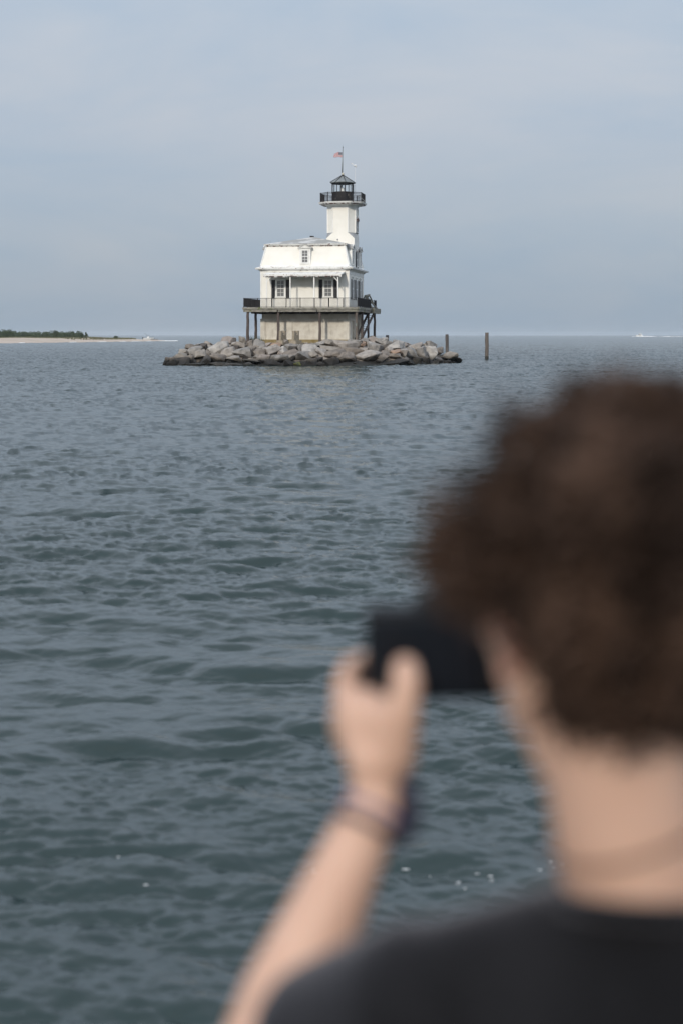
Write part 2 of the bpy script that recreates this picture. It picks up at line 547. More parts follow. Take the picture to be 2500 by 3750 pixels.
def land_z(X, Y):
    X = np.atleast_1d(np.asarray(X, float)); Y = np.atleast_1d(np.asarray(Y, float))
    d = np.full(X.shape, 1e9); inside = np.zeros(X.shape, bool)
    n = len(SHORE)
    for i in range(n):
        a, b = SHORE[i], SHORE[(i + 1) % n]
        d = np.minimum(d, seg_d(X, Y, a, b))
        c = ((a[1] > Y) != (b[1] > Y)) & (X < (b[0] - a[0]) * (Y - a[1]) / (b[1] - a[1] + 1e-9) + a[0])
        inside ^= c
    sd_ = np.where(inside, d, -d)
    t = np.clip((sd_ + 2) / 24, 0, 1)
    z = -.35 + 2.15 * t * t * (3 - 2 * t) + .10 * np.sin(X * .21 + Y * .05) * t + .08 * np.sin(Y * .13) * t
    z = np.where(z > 0, z * (1 - .55 * np.clip((Y - 690) / 90, 0, 1)), z)
    return z


def make_spit():
    xs = np.linspace(-420, -60, 150); ys = np.linspace(330, 1150, 260)
    XX, YY = np.meshgrid(xs, ys, indexing='ij')
    Z = land_z(XX.ravel(), YY.ravel()).reshape(XX.shape)
    mb = MB(); nx, ny = XX.shape
    mb.v = [(float(a), float(b), float(c)) for a, b, c in zip(XX.ravel(), YY.ravel(), Z.ravel())]
    for i in range(nx - 1):
        for j in range(ny - 1):
            if max(Z[i, j], Z[i + 1, j], Z[i, j + 1], Z[i + 1, j + 1]) > -.34:
                a = i * ny + j
                mb.f.append((a, a + ny, a + ny + 1, a + 1))
    o = mb.build('beach', M['sand'], smooth=True)
    tag(o, kind='structure')


make_spit()


def leaf_quads(mb, c, rad, n, size, rnd, sc=(1, 1, 1)):
    for _ in range(n):
        d = Vector((rnd.gauss(0, 1), rnd.gauss(0, 1), rnd.gauss(0, 1))).normalized() * rad * rnd.uniform(.35, 1.0) ** .6
        p = Vector(c) + Vector((d.x * sc[0], d.y * sc[1], d.z * sc[2]))
        a = Vector((rnd.gauss(0, 1), rnd.gauss(0, 1), rnd.gauss(0, 1))).normalized()
        b = a.orthogonal().normalized()
        s_ = size * rnd.uniform(.6, 1.4)
        c_ = a.cross(b)
        mb.add([tuple(p + b * s_), tuple(p - b * s_ * .5 + c_ * s_ * .8), tuple(p - b * s_ * .5 - c_ * s_ * .8)], [(0, 1, 2)])


def make_woods():
    rnd = random.Random(4)
    mb = MB(); st = MB()
    for k in range(230):
        px = rnd.uniform(-180, 300)
        Y = rnd.uniform(668, 790)
        p = at(px, 1227, Y)
        z0 = float(land_z(p.x, Y)[0])
        top = 1.55 + .9 * math.sin(px * .045) * .4 + (60 - px) * .0022
        hgt = max(1.6, top + 2.0 + rnd.uniform(-.5, .7))
        rr = rnd.uniform(1.1, 2.1)
        for q in range(5):
            leaf_quads(mb, (p.x + rnd.uniform(-1.6, 1.6), Y + rnd.uniform(-2, 2), z0 + hgt * (rnd.uniform(.12, .3) if q < 2 else rnd.uniform(.35, .78))), rr * rnd.uniform(.55, .9), 55, .24, rnd, (1.1, 1.1, .75))
    o = mb.build('scrub_wood', M['leafd'])
    tag(o, 'low dark green scrub wood along the far sandspit', 'wood', kind='stuff')
    # dune grass along the crest
    g = MB()
    for k in range(5200):
        px = rnd.uniform(-180, 500) if k % 3 else rnd.uniform(330, 500)
        Y = rnd.uniform(640, 760)
        x = (px - 1250) / F * Y
        z0 = float(0)
        st.v.append((x, Y, 0))
    X = np.array([v[0] for v in st.v]); Yv = np.array([v[1] for v in st.v])
    Zv = land_z(X, Yv)
    for x, y, z in zip(X, Yv, Zv):
        if z < 1.0: continue
        h = rnd.uniform(.25, .75); w = rnd.uniform(.15, .5)
        g.add([(x - w, y, z - .1), (x + w, y + rnd.uniform(-.3, .3), z - .1), (x + rnd.uniform(-.3, .3), y, z + h)], [(0, 1, 2)])
        g.add([(x, y - w, z - .1), (x, y + w, z - .1), (x + rnd.uniform(-.3, .3), y, z + h * .8)], [(0, 1, 2)])
    o = g.build('dune_grass', M['dune'])
    tag(o, 'dry brown dune grass behind the sand beach', 'grass', kind='stuff')
    # trees that can be told apart at the open end of the wood
    labs = ['wide dark evergreen shrub at the open end of the scrub wood', 'pointed little evergreen standing last in the treeline, nearest the sea',
            'taller evergreen with flat crown rising above the left half of the scrub', 'bushy evergreen with twin humps left of the last pointed tree',
            'lone low round bush on the dune crest beyond the treeline']
    spec = [(296, 720, 2.6, 2.0, 1.0), (316, 705, 3.1, 1.3, 1.3), (205, 660, 3.7, 1.9, .8), (268, 700, 3.2, 1.9, .9), (425, 720, 1.3, 1.6, .7)]
    for lab, (px, Y, h, r, vs) in zip(labs, spec):
        x = (px - 1250) / F * Y
        z0 = float(land_z(x, Y)[0])
        t = empty('evergreen_tree', (x, Y, z0 - .1), 0, lab, 'tree', 'single evergreens on the sandspit')
        tr = MB(); tr.tube((0, 0, 0), (.1, 0, h * .8), .14, .05, wob=.05, seg=4)
        for a in range(4):
            tr.tube((0, 0, h * .3), (math.cos(a * 1.7) * r * .6, math.sin(a * 1.7) * r * .6, h * .7), .05, .02)
        tr.build('trunk', M['bark'], t)
        cr_ = MB()
        for q in range(9):
            f = q / 8
            leaf_quads(cr_, (rnd.uniform(-1, 1) * r * .6 * (1.1 - f * vs), rnd.uniform(-1, 1) * r * .5, h * (.3 + .62 * f)), r * (.62 - .3 * f * vs), 90, .17, rnd, (1, 1, .7))
        cr_.build('crown', M['leafd'] if px != 425 else M['leafl'], t)
    # driftwood on the beach
    for lab, px, py, ln in (('dark driftwood branch lying on the sand below the trees', 368, 1242, 5.5), ('weathered driftwood log at the tip of the sandspit', 566, 1245, 4.2)):
        x, Y = (px - 1250) / F * 700, 700
        for Yt in np.arange(600, 850, 2):
            xx = (px - 1250) / F * Yt; zz = float(land_z(xx, Yt)[0])
            if H + (1227 - py) / F * Yt <= zz:
                x, Y = xx, float(Yt); break
        zz = float(land_z(x, Y)[0])
        d = MB()
        d.tube((-ln / 2, 0, .12), (ln / 2, .3, .3), .16, .09, wob=.08, seg=5)
        d.tube((-ln * .1, 0, .2), (ln * .2, .1, 1.0), .08, .03, wob=.04, seg=3)
        d.tube((ln * .2, .2, .2), (ln * .45, 0, .75), .07, .03, wob=.04, seg=3)
        d.tube((-ln * .3, 0, .2), (-ln * .42, 0, .7), .06, .03)
        o = d.build('driftwood', M['drift'])
        o.location = (x, Y, zz)
        tag(o, lab, 'driftwood')


make_woods()


# ------------------------------------------------------------------ boats
def hull(mb, Ln, B, fr, dr, n=10):
    """bow at -x; freeboard fr, draught dr, flared bow"""
    secs = []
    for i in range(n + 1):
        t = i / n
        w = B / 2 * (1 - (1 - min(1, t * 1.9)) ** 2.2) if t < .53 else B / 2 * (1 - .06 * (t - .53))
        w = max(w, .03)
        x = -Ln / 2 + Ln * t
        sh = fr * (1.28 - .30 * min(1, t * 1.4))
        kx = x + (1 - t) ** 2 * Ln * .12
        secs.append([(x, -w, sh), (kx, -w * .78, -dr * .1), (kx + .0, 0, -dr), (kx, w * .78, -dr * .1), (x, w, sh)])
    vs = [p for s_ in secs for p in s_]
    fs = []
    for i in range(n):
        for j in range(4):
            fs.append((i * 5 + j, (i + 1) * 5 + j, (i + 1) * 5 + j + 1, i * 5 + j + 1))
        fs.append((i * 5 + 4, (i + 1) * 5 + 4, (i + 1) * 5, i * 5))
    fs.append((0, 1, 2, 3, 4)); fs.append(tuple(n * 5 + j for j in (4, 3, 2, 1, 0)))
    mb.add(vs, fs)


def make_boats():
    # open fishing boat behind the tip of the spit
    Y = 905
    x = (545 - 1250) / F * Y
    t = empty('fishing_boat', (x, Y, .05), R(188), 'small white open fishing boat with a hardtop moored behind the sandspit tip', 'boat')
    m = MB(); hull(m, 6.8, 2.4, 1.35, .4); m.build('hull', M['gel'], t)
    m = MB(); m.box(-.3, .9, -.5, .5, 1.1, 2.15); m.box(-.25, .1, -.45, .45, 2.15, 2.5); m.build('console', M['white'], t, bevel=.05)
    m = MB(); m.box(-.6, 1.5, -.95, .95, 3.0, 3.1); m.build('hardtop', M['blue_canvas'], t, bevel=.03)
    m = MB()
    for sx, sy in ((-.4, .7), (-.4, -.7), (1.2, .7), (1.2, -.7)):
        m = MB(); m.tube((sx, sy, 1.2), (sx, sy * .9, 3.0), .035)
        m.build('hardtop_post', M['lead'], t)
    for sy in (-.4, .4):
        m = MB(); m.box(3.2, 3.75, sy - .17, sy + .17, .2, 1.1); m.box(3.1, 3.85, sy - .2, sy + .2, 1.05, 1.75)
        m.build('outboard_motor', M['white'] if sy < 0 else M['black'], t, bevel=.06)
    m = MB()
    for a in range(4):
        m.tube((1.3, -.6 + a * .4, 3.05), (2.3 + a * .1, -.7 + a * .45, 4.4), .03, .015)
    m.build('fishing_rod', M['black'], t)
    # motor cruiser far out on the right, throwing spray
    Y = 2600
    x = (2338 - 1250) / F * Y
    t = empty('motor_cruiser', (x, Y, .15), R(14), 'white motor cruiser speeding left near the horizon on the right', 'boat')
    m = MB(); hull(m, 13.2, 4.2, 2.6, .7)
    ho = m.build('hull', M['gel'], t)
    m = MB(); m.loft([(-1.5, -1.5), (4.6, -1.6), (4.6, 1.6), (-1.5, 1.5)], 2.3, [(-.2, -1.3), (4.4, -1.4), (4.4, 1.4), (-.2, 1.3)], 4.2); m.build('cabin', M['gel'], t)
    m = MB(); m.loft([(-1.35, -1.62), (3.8, -1.66), (3.8, 1.66), (-1.35, 1.62)], 3.0, [(-.75, -1.5), (3.7, -1.52), (3.7, 1.52), (-.75, 1.5)], 3.95); m.build('cabin_window', M['dark_glass'], t)
    m = MB(); m.loft([(.3, -1.5), (4.7, -1.5), (4.7, 1.5), (.3, 1.5)], 4.25, [(.0, -1.4), (4.6, -1.4), (4.6, 1.4), (.0, 1.4)], 5.1); m.build('flybridge', M['gel'], t)
    m = MB(); m.box(.2, 4.4, -1.5, 1.5, 6.5, 6.65); m.box(.5, 4.0, -1.35, 1.35, 5.1, 5.5)
    for sx in (.6, 4.1):
        for sy in (-1.2, 1.2): m.tube((sx, sy, 5.0), (sx, sy, 6.5), .06)
    m.build('hardtop', M['gel'], t)
    m = MB(); m.tube((2.4, 0, 6.6), (2.6, 0, 8.3), .07, .03); m.ball((2.0, 0, 7.0), .35, (1, 1, .6)); m.build('radar_mast', M['white'], t)
    rnd = random.Random(9)
    m = MB()
    def puff(px0, px1, n, hmax):
        for k in range(n):
            px = rnd.uniform(px0, px1)
            p = at(px, 1233.3, Y + rnd.uniform(-5, 5))
            r_ = rnd.uniform(.35, 1) * hmax
            m.ball((p.x, p.y, .25), r_, (rnd.uniform(1.2, 2.8), 1.0, rnd.uniform(.4, .9)), nu=7, nv=5)
    puff(2313, 2352, 70, .75); puff(2350, 2392, 110, 1.25); puff(2385, 2402, 20, .6); puff(2412, 2442, 40, .7); puff(2438, 2452, 26, 1.1)
    puff(2450, 2560, 110, .75)
    o = m.build('wake', M['foam'], smooth=True)
    tag(o, 'white foaming wake trailing right behind the far motor cruiser', 'wake', kind='stuff')
    # surf along the spit tip
    m = MB()
    for k in range(150):
        f = rnd.random()
        if f < .45:
            px = rnd.gauss(622, 9); Yt = rnd.uniform(738, 752); r_ = rnd.uniform(.1, .32)
        else:
            px = rnd.choice([80, 270, 375, 455, 500, 545, 590]) + rnd.gauss(0, 6)
            Yt = 0
            for Yq in np.arange(520, 800, 1.5):
                xx = (px - 1250) / F * Yq
                if float(land_z(xx, Yq)[0]) > -.2: Yt = float(Yq) - 1; break
            r_ = rnd.uniform(.06, .2)
        if Yt:
            m.ball(((px - 1250) / F * Yt, Yt, .12), r_, (rnd.uniform(2, 7), 1, .8), nu=7, nv=5)
    o = m.build('surf', M['foam'], smooth=True)
    tag(o, 'thin white surf breaking along the sandspit edge', 'surf', kind='stuff')


make_boats()

exec_marker = None
# ------------------------------------------------------------------ lighthouse
A10 = R(-10)
CX0, CY0 = 0.819, 158.0
LH = empty('lighthouse', (CX0, CY0, 0), A10, 'white clapboard lighthouse house with mansard roof and black-railed lantern tower on the rocks', 'lighthouse')
ca, sa = math.cos(A10), math.sin(A10)


def Lw(lx, ly, z):
    return Vector((CX0 + lx * ca - ly * sa, CY0 + lx * sa + ly * ca, z))


def window(o, u, n, w, h, cols, rows, shutters=0, sill=True, hood=False, trim=.13, parent=None, name='window'):
    """o = centre of the sill line on the wall surface"""
    fr = MB(o, u, n)
    fr.box(-w / 2 - trim, -w / 2, -.02, .07, -.02, h); fr.box(w / 2, w / 2 + trim, -.02, .07, -.02, h)
    fr.box(-w / 2 - trim, w / 2 + trim, -.02, .072, h, h + trim)
    fr.box(-w / 2 - trim - .04, w / 2 + trim + .04, -.02, .12, -.12, -.021)
    if hood:
        fr.box(-w / 2 - trim - .08, w / 2 + trim + .08, -.02, .16, h + trim + .16, h + trim + .24)
    f = fr.build(name, M['paint_trim'], parent or LH)
    p = MB(o, u, n); p.box(-w / 2, w / 2, -.03, .012, 0, h)
    p.build('pane', M['pane'], f)
    s_ = MB(o, u, n); b = .032
    for i in range(cols + 1):
        x = -w / 2 + w * i / cols; bb = .05 if i in (0, cols) else b / 2
        s_.box(max(-w / 2, x - bb), min(w / 2, x + bb), .012, .04, 0, h)
    for j in range(rows + 1):
        z = h * j / rows; bb = .055 if j in (0, rows) else (.042 if j == rows // 2 else b / 2)
        s_.box(-w / 2, w / 2, .012, .043, max(0, z - bb), min(h, z + bb))
    s_.build('sash', M['sash'], f)
    if shutters:
        for sg in (-1, 1):
            q = MB(o, u, n)
            a = sg * (w / 2 + trim + .02); b2 = a + sg * shutters
            x0, x1 = min(a, b2), max(a, b2)
            q.box(x0, x0 + .05, .02, .07, -.2, h + .08); q.box(x1 - .05, x1, .02, .07, -.2, h + .08)
            q.box(x0 + .05, x1 - .05, .02, .066, -.2, -.1); q.box(x0 + .05, x1 - .05, .02, .066, h * .45, h * .45 + .1); q.box(x0 + .05, x1 - .05, .02, .066, h, h + .08)
            k = int(h / .06)
            for i in range(k):
                z = -.1 + (h + .1) * i / k
                q.add([(x0 + .05, .055, z), (x1 - .05, .055, z), (x1 - .05, .025, z + .055), (x0 + .05, .025, z + .055)], [(0, 1, 2, 3)])
            q.box(x0 + .02, x1 - .02, .005, .021, -.19, h + .07)
            q.build('shutter', M['shutter'], f)
    return f


def dormer(o, u, n, w, hb, ht, depth, ww, wh, wz, pre='dormer'):
    """o at cornice level; front face in the plane of o, body running back into the mansard"""
    b = MB(o, u, n)
    b.siding([(-w / 2, 0), (-w / 2, -depth), (w / 2, -depth), (w / 2, 0)], hb, [(-w / 2, 0), (-w / 2, -depth), (w / 2, -depth), (w / 2, 0)], ht, skip=(3,))
    b.box(-w / 2, w / 2, -.1, .0, hb, ht)
    b.box(-w / 2 - .02, -w / 2 + .13, -.05, .05, hb, ht); b.box(w / 2 - .13, w / 2 + .02, -.05, .05, hb, ht)
    b.box(-w / 2 - .02, w / 2 + .02, -.05, .045, ht - .16, ht)
    d = b.build(pre, M['paint_trim'], LH)
    r = MB(o, u, n); e = .2; rz = ht + .42
    for sg in (-1, 1):
        r.add([(sg * (w / 2 + e), .18, ht - .03), (0, .18, rz), (0, -depth, rz), (sg * (w / 2 + e), -depth, ht - .03),
               (sg * (w / 2 + e), .18, ht + .05), (0, .18, rz + .09), (0, -depth, rz + .09), (sg * (w / 2 + e), -depth, ht + .05)],
              [(0, 1, 2, 3), (4, 5, 6, 7), (0, 1, 5, 4), (3, 2, 6, 7), (0, 3, 7, 4)])
    r.build('dormer_roof', M['roofing'], d)
    g = MB(o, u, n)
    g.add([(-w / 2 - .1, .06, ht), (w / 2 + .1, .06, ht), (0, .06, rz), (-w / 2 - .1, -.02, ht), (w / 2 + .1, -.02, ht), (0, -.02, rz)], [(0, 1, 2), (3, 5, 4), (0, 3, 4, 1), (1, 4, 5, 2), (2, 5, 3, 0)])
    g.box(-w / 2 - .18, w / 2 + .18, -.02, .17, ht - .06, ht + .015)
    for sg in (-1, 1):
        g.bar((sg * (w / 2 + .17), .13, ht + .0), (0, .13, rz + .04), .1, .1)
    g.build('pediment', M['peel'], d)
    window(Vector(o) + Vector(n) * .004 + Vector((0, 0, wz)), u, n, ww, wh, 2, 4, parent=d, trim=.1)
    return d


def railing(p0, p1, z, h, spacing, postevery, parent, name='railing', pw=.08, picket=.026, ends=(True, True)):
    p0 = Vector((p0[0], p0[1], z)); p1 = Vector((p1[0], p1[1], z))
    Ln = (p1 - p0).length; d = (p1 - p0) / Ln
    m = MB()
    up = Vector((0, 0, 1))
    m.bar(p0 + up * h, p1 + up * h, .06, .045); m.bar(p0 + up * (h - .16), p1 + up * (h - .16), .03, .03) if name == 'gallery_railing' else None
    m.bar(p0 + up * .1, p1 + up * .1, .04, .04)
    k = max(2, round(Ln / spacing))
    for i in range(1, k):
        q = p0 + d * (Ln * i / k)
        m.box(q.x - picket / 2, q.x + picket / 2, q.y - picket / 2, q.y + picket / 2, z + .12, z + h - .02)
    o = m.build(name, M['black'], parent)
    npst = max(1, round(Ln / postevery))
    for i in range(npst + 1):
        if (i == 0 and not ends[0]) or (i == npst and not ends[1]): continue
        q = p0 + d * (Ln * i / npst)
        a = MB(); a.box(q.x - pw / 2, q.x + pw / 2, q.y - pw / 2, q.y + pw / 2, z, z + h + (.05 if i % 2 == 0 else -.03)); a.box(q.x - pw / 2 - .03, q.x + pw / 2 + .03, q.y - pw / 2 - .03, q.y + pw / 2 + .03, z, z + .03)
        a.build('railing_post', M['black'], o)
    return o


def make_lighthouse():
    # --- foundation: battered concrete basement with pilasters and sunk panels
    m = MB(); m.loft(rect(-9.9, -.1, .1, 9.9), 2.0, rect(-9.9, -.1, .1, 9.9), 5.56)
    f = m.build('foundation', M['concrete'], LH)
    m = MB()
        # pilasters read off the photograph along the front: x in metres from the right corner
    for x0, x1 in ((-10.03, -9.52), (-7.0, -6.42), (-3.82, -3.25), (-.62, .03)):
        m.box(x0, x1, -.09, .12, 2.45, 4.97)
    m.box(-10.03, .03, -.085, .12, 4.82, 5.02)
    for a, b in ((-9.52, -7.0), (-6.42, -3.82), (-3.25, -.62)):
        m.box(a, b, .03, .12, 2.5, 4.82)                      # panel edge fill
        m.box(a, a + .06, -.03, .1, 2.5, 4.82); m.box(b - .06, b, -.03, .1, 2.5, 4.82); m.box(a + .06, b - .06, -.03, .1, 4.72, 4.82)
    for y0, y1 in ((.12, .75), (3.05, 3.6), (6.3, 6.9), (9.3, 9.92)):
        m.box(-.12, .09, y0, y1, 2.45, 4.97)
    m.box(-.12, .085, .12, 9.92, 4.82, 5.02)
    m.build('pilaster_band', M['concrete_trim'], f)
    m = MB(); m.box(-10.1, .1, -.16, 10.0, 1.5, 2.70); m.build('plinth', M['algae'], f)
    m = MB(); m.box(-9.75, -.25, -.02, 9.8, 5.565, 5.8)
    for i in range(7):
        x = -10.6 + i * 1.8
        m.box(x, x + .2, -2.1, 12.3, 5.58, 5.79)
    m.build('floor_beam', M['beam'], LH)
    # --- deck
    dx0, dx1, dy0, dy1 = -11.45, 1.45, -2.4, 11.1
    m = MB()
    nb = 62
    for i in range(nb):
        a = dx0 + (dx1 - dx0) * i / nb
        m.box(a, a + (dx1 - dx0) / nb - .012, dy0 + .07, dy1 - .07, 6.19, 6.25)
    dk = m.build('deck', M['wood'], LH)
    m = MB()
    for sd_ in range(2):
        y = dy0 if sd_ == 0 else dy1
        s_ = -1 if sd_ == 0 else 1
        xs_ = [dx0, -7.6, -3.2, dx1]
        for i in range(3):
            m.box(xs_[i] + .006, xs_[i + 1] - .006, min(y, y + s_ * .08), max(y, y + s_ * .08), 6.02, 6.27)
            m.box(xs_[i] + .1, xs_[i + 1] - .006 - (.1 if i == 2 else 0), min(y - s_ * .08, y), max(y - s_ * .08, y), 5.76, 6.015)
    for x, s_ in ((dx0, -1), (dx1, 1)):
        ys_ = [dy0, 2, 6.5, dy1]
        for i in range(3):
            m.box(min(x, x + s_ * .08), max(x, x + s_ * .08), ys_[i] + .006, ys_[i + 1] - .006, 6.02, 6.27)
            m.box(min(x - s_ * .08, x), max(x - s_ * .08, x), ys_[i] + .006 + (.09 if i == 0 else 0), ys_[i + 1] - .006 - (.09 if i == 2 else 0), 5.76, 6.015)
    m.build('fascia_board', M['wood'], dk)
    # --- timber posts carrying the deck
    for k, (x, y, r, pale) in enumerate(((-11.0, -2.1, .165, 0), (-11.0, 1.9, .16, 0), (-7.55, -2.1, .15, 0), (-2.85, -2.1, .14, 0), (1.22, -2.1, .15, 1),
                            (1.22, 1.5, .13, 0), (1.22, 5.9, .13, 0), (1.25, 10.7, .14, 0), (-11.0, 6.4, .14, 0), (-11.0, 10.7, .14, 0), (-5.5, 10.8, .14, 0))):
        m = MB(); m.tube((x, y, 1.3), (x + random.Random(k).uniform(-.04, .04), y, 5.77), r * 1.08, r * .92, n=12, wob=.018, seg=9, seed=k)
        m.build('post', M['pile_pale'] if pale else M['pile'], LH, smooth=True)
    m = MB(); m.box(1.14, 1.26, -2.27, -2.25, 4.15, 4.5); m.build('notice_plate', M['net'], LH)
    # --- railing round the deck
    zt = 6.25
    railing((dx0 + .08, dy0 + .05), (dx1 - .08, dy0 + .05), zt, 1.02, .125, 1.6, dk)
    railing((dx0 + .08, dy0 + .05), (dx0 + .08, dy1 - .05), zt, 1.02, .115, 1.6, dk, ends=(False, True))
    railing((dx1 - .08, dy0 + .05), (dx1 - .08, 6.6), zt, 1.02, .115, 1.6, dk, ends=(False, True))
    railing((dx0 + .08, dy1 - .05), (dx1 - .08, dy1 - .05), zt, 1.02, .125, 1.6, dk, ends=(False, True))
    railing((dx1 - .08, 9.6), (dx1 - .08, dy1 - .05), zt, 1.02, .115, 1.6, dk, ends=(True, False))
    # --- main storey
    m = MB(); m.siding(rect(-10, 0, 0, 10), 6.25, rect(-10, 0, 0, 10), 10.42)
    wl = m.build('wall', M['paint'], LH)
    m = MB()
    for x, y in ((-10, 0), (0, 0), (0, 10), (-10, 10)):
        m.box(x - (.04 if x < -5 else .11), x + (.11 if x < -5 else .04), y - (.04 if y < 5 else .11), y + (.11 if y < 5 else .04), 6.25, 10.3)
    m.loft(rect(-10.05, .05, -.05, 10.05), 10.0, rect(-10.05, .05, -.05, 10.05), 10.35, False, False)
    m.build('corner_board', M['paint_trim'], wl)
    m = MB()
    m.loft(rect(-10.06, .06, -.06, 10.06), 10.35, rect(-10.25, .25, -.25, 10.25), 10.5, True, False)
    m.loft(rect(-10.25, .25, -.25, 10.25), 10.5, rect(-10.27, .27, -.27, 10.27), 10.56, False, False)
    m.loft(rect(-10.5, .5, -.5, 10.5), 10.56, rect(-10.55, .55, -.55, 10.55), 10.72)
    m.loft(rect(-10.5, .5, -.5, 10.5), 10.723, rect(-10.05, .05, -.05, 10.05), 10.9, False, False)
    m.build('cornice', M['peel'], LH)
    # --- mansard
    b0, t0 = rect(-10, 0, 0, 10), rect(-9.47, -.53, .53, 9.47)
    m = MB(); m.siding(b0, 11.0, t0, 13.2)
    mr = m.build('mansard_roof', M['paint'], LH)
    m = MB(); m.loft(rect(-10.05, .05, -.05, 10.05), 10.9, rect(-10.0, 0.0, .0, 10.0), 11.03, False, False)
    for i in range(4):
        a, b = b0[i], t0[i]
        m.bar((a[0], a[1], 11.0), (b[0], b[1], 13.2), .14, .14)
    m.build('hip_trim', M['paint_trim'], mr)
    m = MB()
    m.loft(rect(-9.5, -.5, .5, 9.5), 13.12, rect(-9.55, -.45, .45, 9.55), 13.24, True, True)
    m.build('upper_eave', M['peel_heavy'], mr)
    m = MB()
    m.loft(rect(-9.65, -.35, .35, 9.65), 13.243, rect(-9.75, -.25, .25, 9.75), 13.42, True, True)
    m.build('upper_cornice', M['peel'], mr)
    m = MB()
    r0 = rect(-9.72, -.28, .28, 9.72)
    m.add([(p[0], p[1], 13.424) for p in r0] + [(-5, 5, 14.5)], [(0, 1, 4), (1, 2, 4), (2, 3, 4), (3, 0, 4)])
    m.build('hip_roof', M['roofing'], LH)
    m = MB(); m.box(-5.40, -5.04, 5.2, 5.56, 14.1, 14.50); m.build('chimney', M['brick'], LH)
    m = MB(); m.box(-5.43, -5.01, 5.17, 5.59, 14.503, 14.64); m.build('chimney_cap', M['black'], LH)
    # --- dormers
    dormer((-4.95, -.02, 0), (1, 0, 0), (0, -1, 0), 1.25, 11.0, 12.93, 1.3, .72, 1.4, 11.28)
    dormer((.02, 2.25, 0), (0, 1, 0), (1, 0, 0), 1.25, 11.0, 12.93, 1.3, .72, 1.5, 11.2)
    dormer((.02, 7.75, 0), (0, 1, 0), (1, 0, 0), 1.25, 11.0, 12.93, 1.3, .72, 1.5, 11.2)
    dormer((-10.02, 2.5, 0), (0, -1, 0), (-1, 0, 0), 1.25, 11.0, 12.93, 1.3, .72, 1.4, 11.28)
    # --- front windows
    for x in (-7.72, -2.33):
        window((x, -.015, 7.5), (1, 0, 0), (0, -1, 0), .86, 1.82, 2, 4, shutters=.42, trim=.17)
    for y in (2.3, 5.0, 7.7):
        window((.015, y, 7.4), (0, 1, 0), (1, 0, 0), .86, 2.0, 1, 2, shutters=.42, hood=True)
    window((.06, 5.0, 11.1), (0, 1, 0), (1, 0, 0), .7, 1.45, 1, 2, shutters=.4)
    # --- porch along the front
    m = MB()
    xa, xb = -9.2, -.38
    m.add([(xa, -2.36, 9.80), (xb, -2.36, 9.80), (xb, -.02, 10.08), (xa, -.02, 10.08)], [(0, 1, 2, 3)])
    m.add([(xa, -2.36, 9.90), (xb, -2.36, 9.90), (xb, -.02, 10.27), (xa, -.02, 10.27)], [(0, 1, 2, 3)])
    m.add([(xb, -2.36, 9.80), (xb, -.02, 10.08), (xb, -.02, 10.27), (xb, -2.36, 9.90)], [(0, 1, 2, 3)])
    m.add([(xa, -2.36, 9.80), (xa, -.02, 10.08), (xa, -.02, 10.27), (xa, -2.36, 9.90)], [(0, 1, 2, 3)])
    m.box(xa + .03, xb - .03, -2.40, -2.36, 9.72, 9.92)
    pr = m.build('porch_roof', M['peel'], LH)
    rnd = random.Random(5)
    m = MB()
    x = -9.15
    while x < -.5:                                            # ragged, half rotten valance board
        w = rnd.uniform(.1, .35); d_ = rnd.choice([.02, .05, .09, .13])
        m.box(x, min(x + w, -.42), -2.385, -2.365, 9.70 - d_, 9.725); x += w
    m.build('valance', M['peel_heavy'], pr)
    m = MB()
    m.box(-8.95, -.7, -2.2, -2.1, 9.6, 9.8)
    m.build('porch_beam', M['paint_trim'], pr)
    for x in (-8.83, -6.17, -3.49, -.84):
        m = MB(); m.box(x - .06, x + .06, -2.21, -2.09, 6.25, 9.6); m.build('porch_post', M['paint_trim'], LH)
    for x, s_ in ((-8.83, 1), (-.84, -1)):
        m = MB(); m.bar((x, -2.15, 9.1), (x + s_ * .48, -2.15, 9.6), .08, .08); m.build('brace', M['paint_trim'], LH)
    # --- tower
    tx, ty = -1.56, 5.0
    sq = oct_(tx, ty, 3.2, 3.19); oc = oct_(tx, ty, 3.2, 1.72)
    m = MB(); m.siding(rect(tx - 1.6, tx + 1.6, ty - 1.6, ty + 1.6), 10.75, rect(tx - 1.6, tx + 1.6, ty - 1.6, ty + 1.6), 14.2)
    tw = m.build('tower', M['paint'], LH)
    m = MB(); m.siding(sq, 14.2, oc, 14.87, skip=(1, 3, 5, 7)); m.siding(oc, 14.87, oc, 17.7)
    m.loft(oc, 17.5, oc, 17.72, False, False)
    m.build('octagon_wall', M['paint'], tw)
    for q in (1, 3, 5, 7):
        m = MB(); m.loft(sq, 14.2, oc, 14.87, False, False, skip=tuple(j for j in range(8) if j != q)); m.build('broach', M['flash'], tw)
    for i in range(8):
        p = offset(oc, .012)[i]
        m = MB(); m.box(p[0] - .05, p[0] + .05, p[1] - .05, p[1] + .05, 14.87, 17.7)
        m.build('corner_board', M['paint_trim'], tw)
    m = MB()
    prof = [(3.24, 17.62), (3.28, 17.78), (3.4, 17.9), (3.62, 18.0), (3.95, 18.06)]
    for (w0, z0), (w1, z1) in zip(prof[:-1], prof[1:]):
        m.loft(oct_(tx, ty, w0, w0 * .5375), z0, oct_(tx, ty, w1, w1 * .5375), z1, False, False)
    m.build('cove', M['paint_trim'], tw)
    m = MB()
    m.loft(oct_(tx, ty, 4.75, 4.75 * .54), 18.055, oct_(tx, ty, 4.9, 4.9 * .54), 18.16)
    gl = m.build('gallery', M['peel_heavy'], LH)
    m = MB()
    m.loft(oct_(tx, ty, 5.0, 5.0 * .54), 18.163, oct_(tx, ty, 5.12, 5.12 * .54), 18.34)
    m.build('gallery_edge', M['peel'], gl)
    g8 = oct_(tx, ty, 4.7, 4.7 * .54)
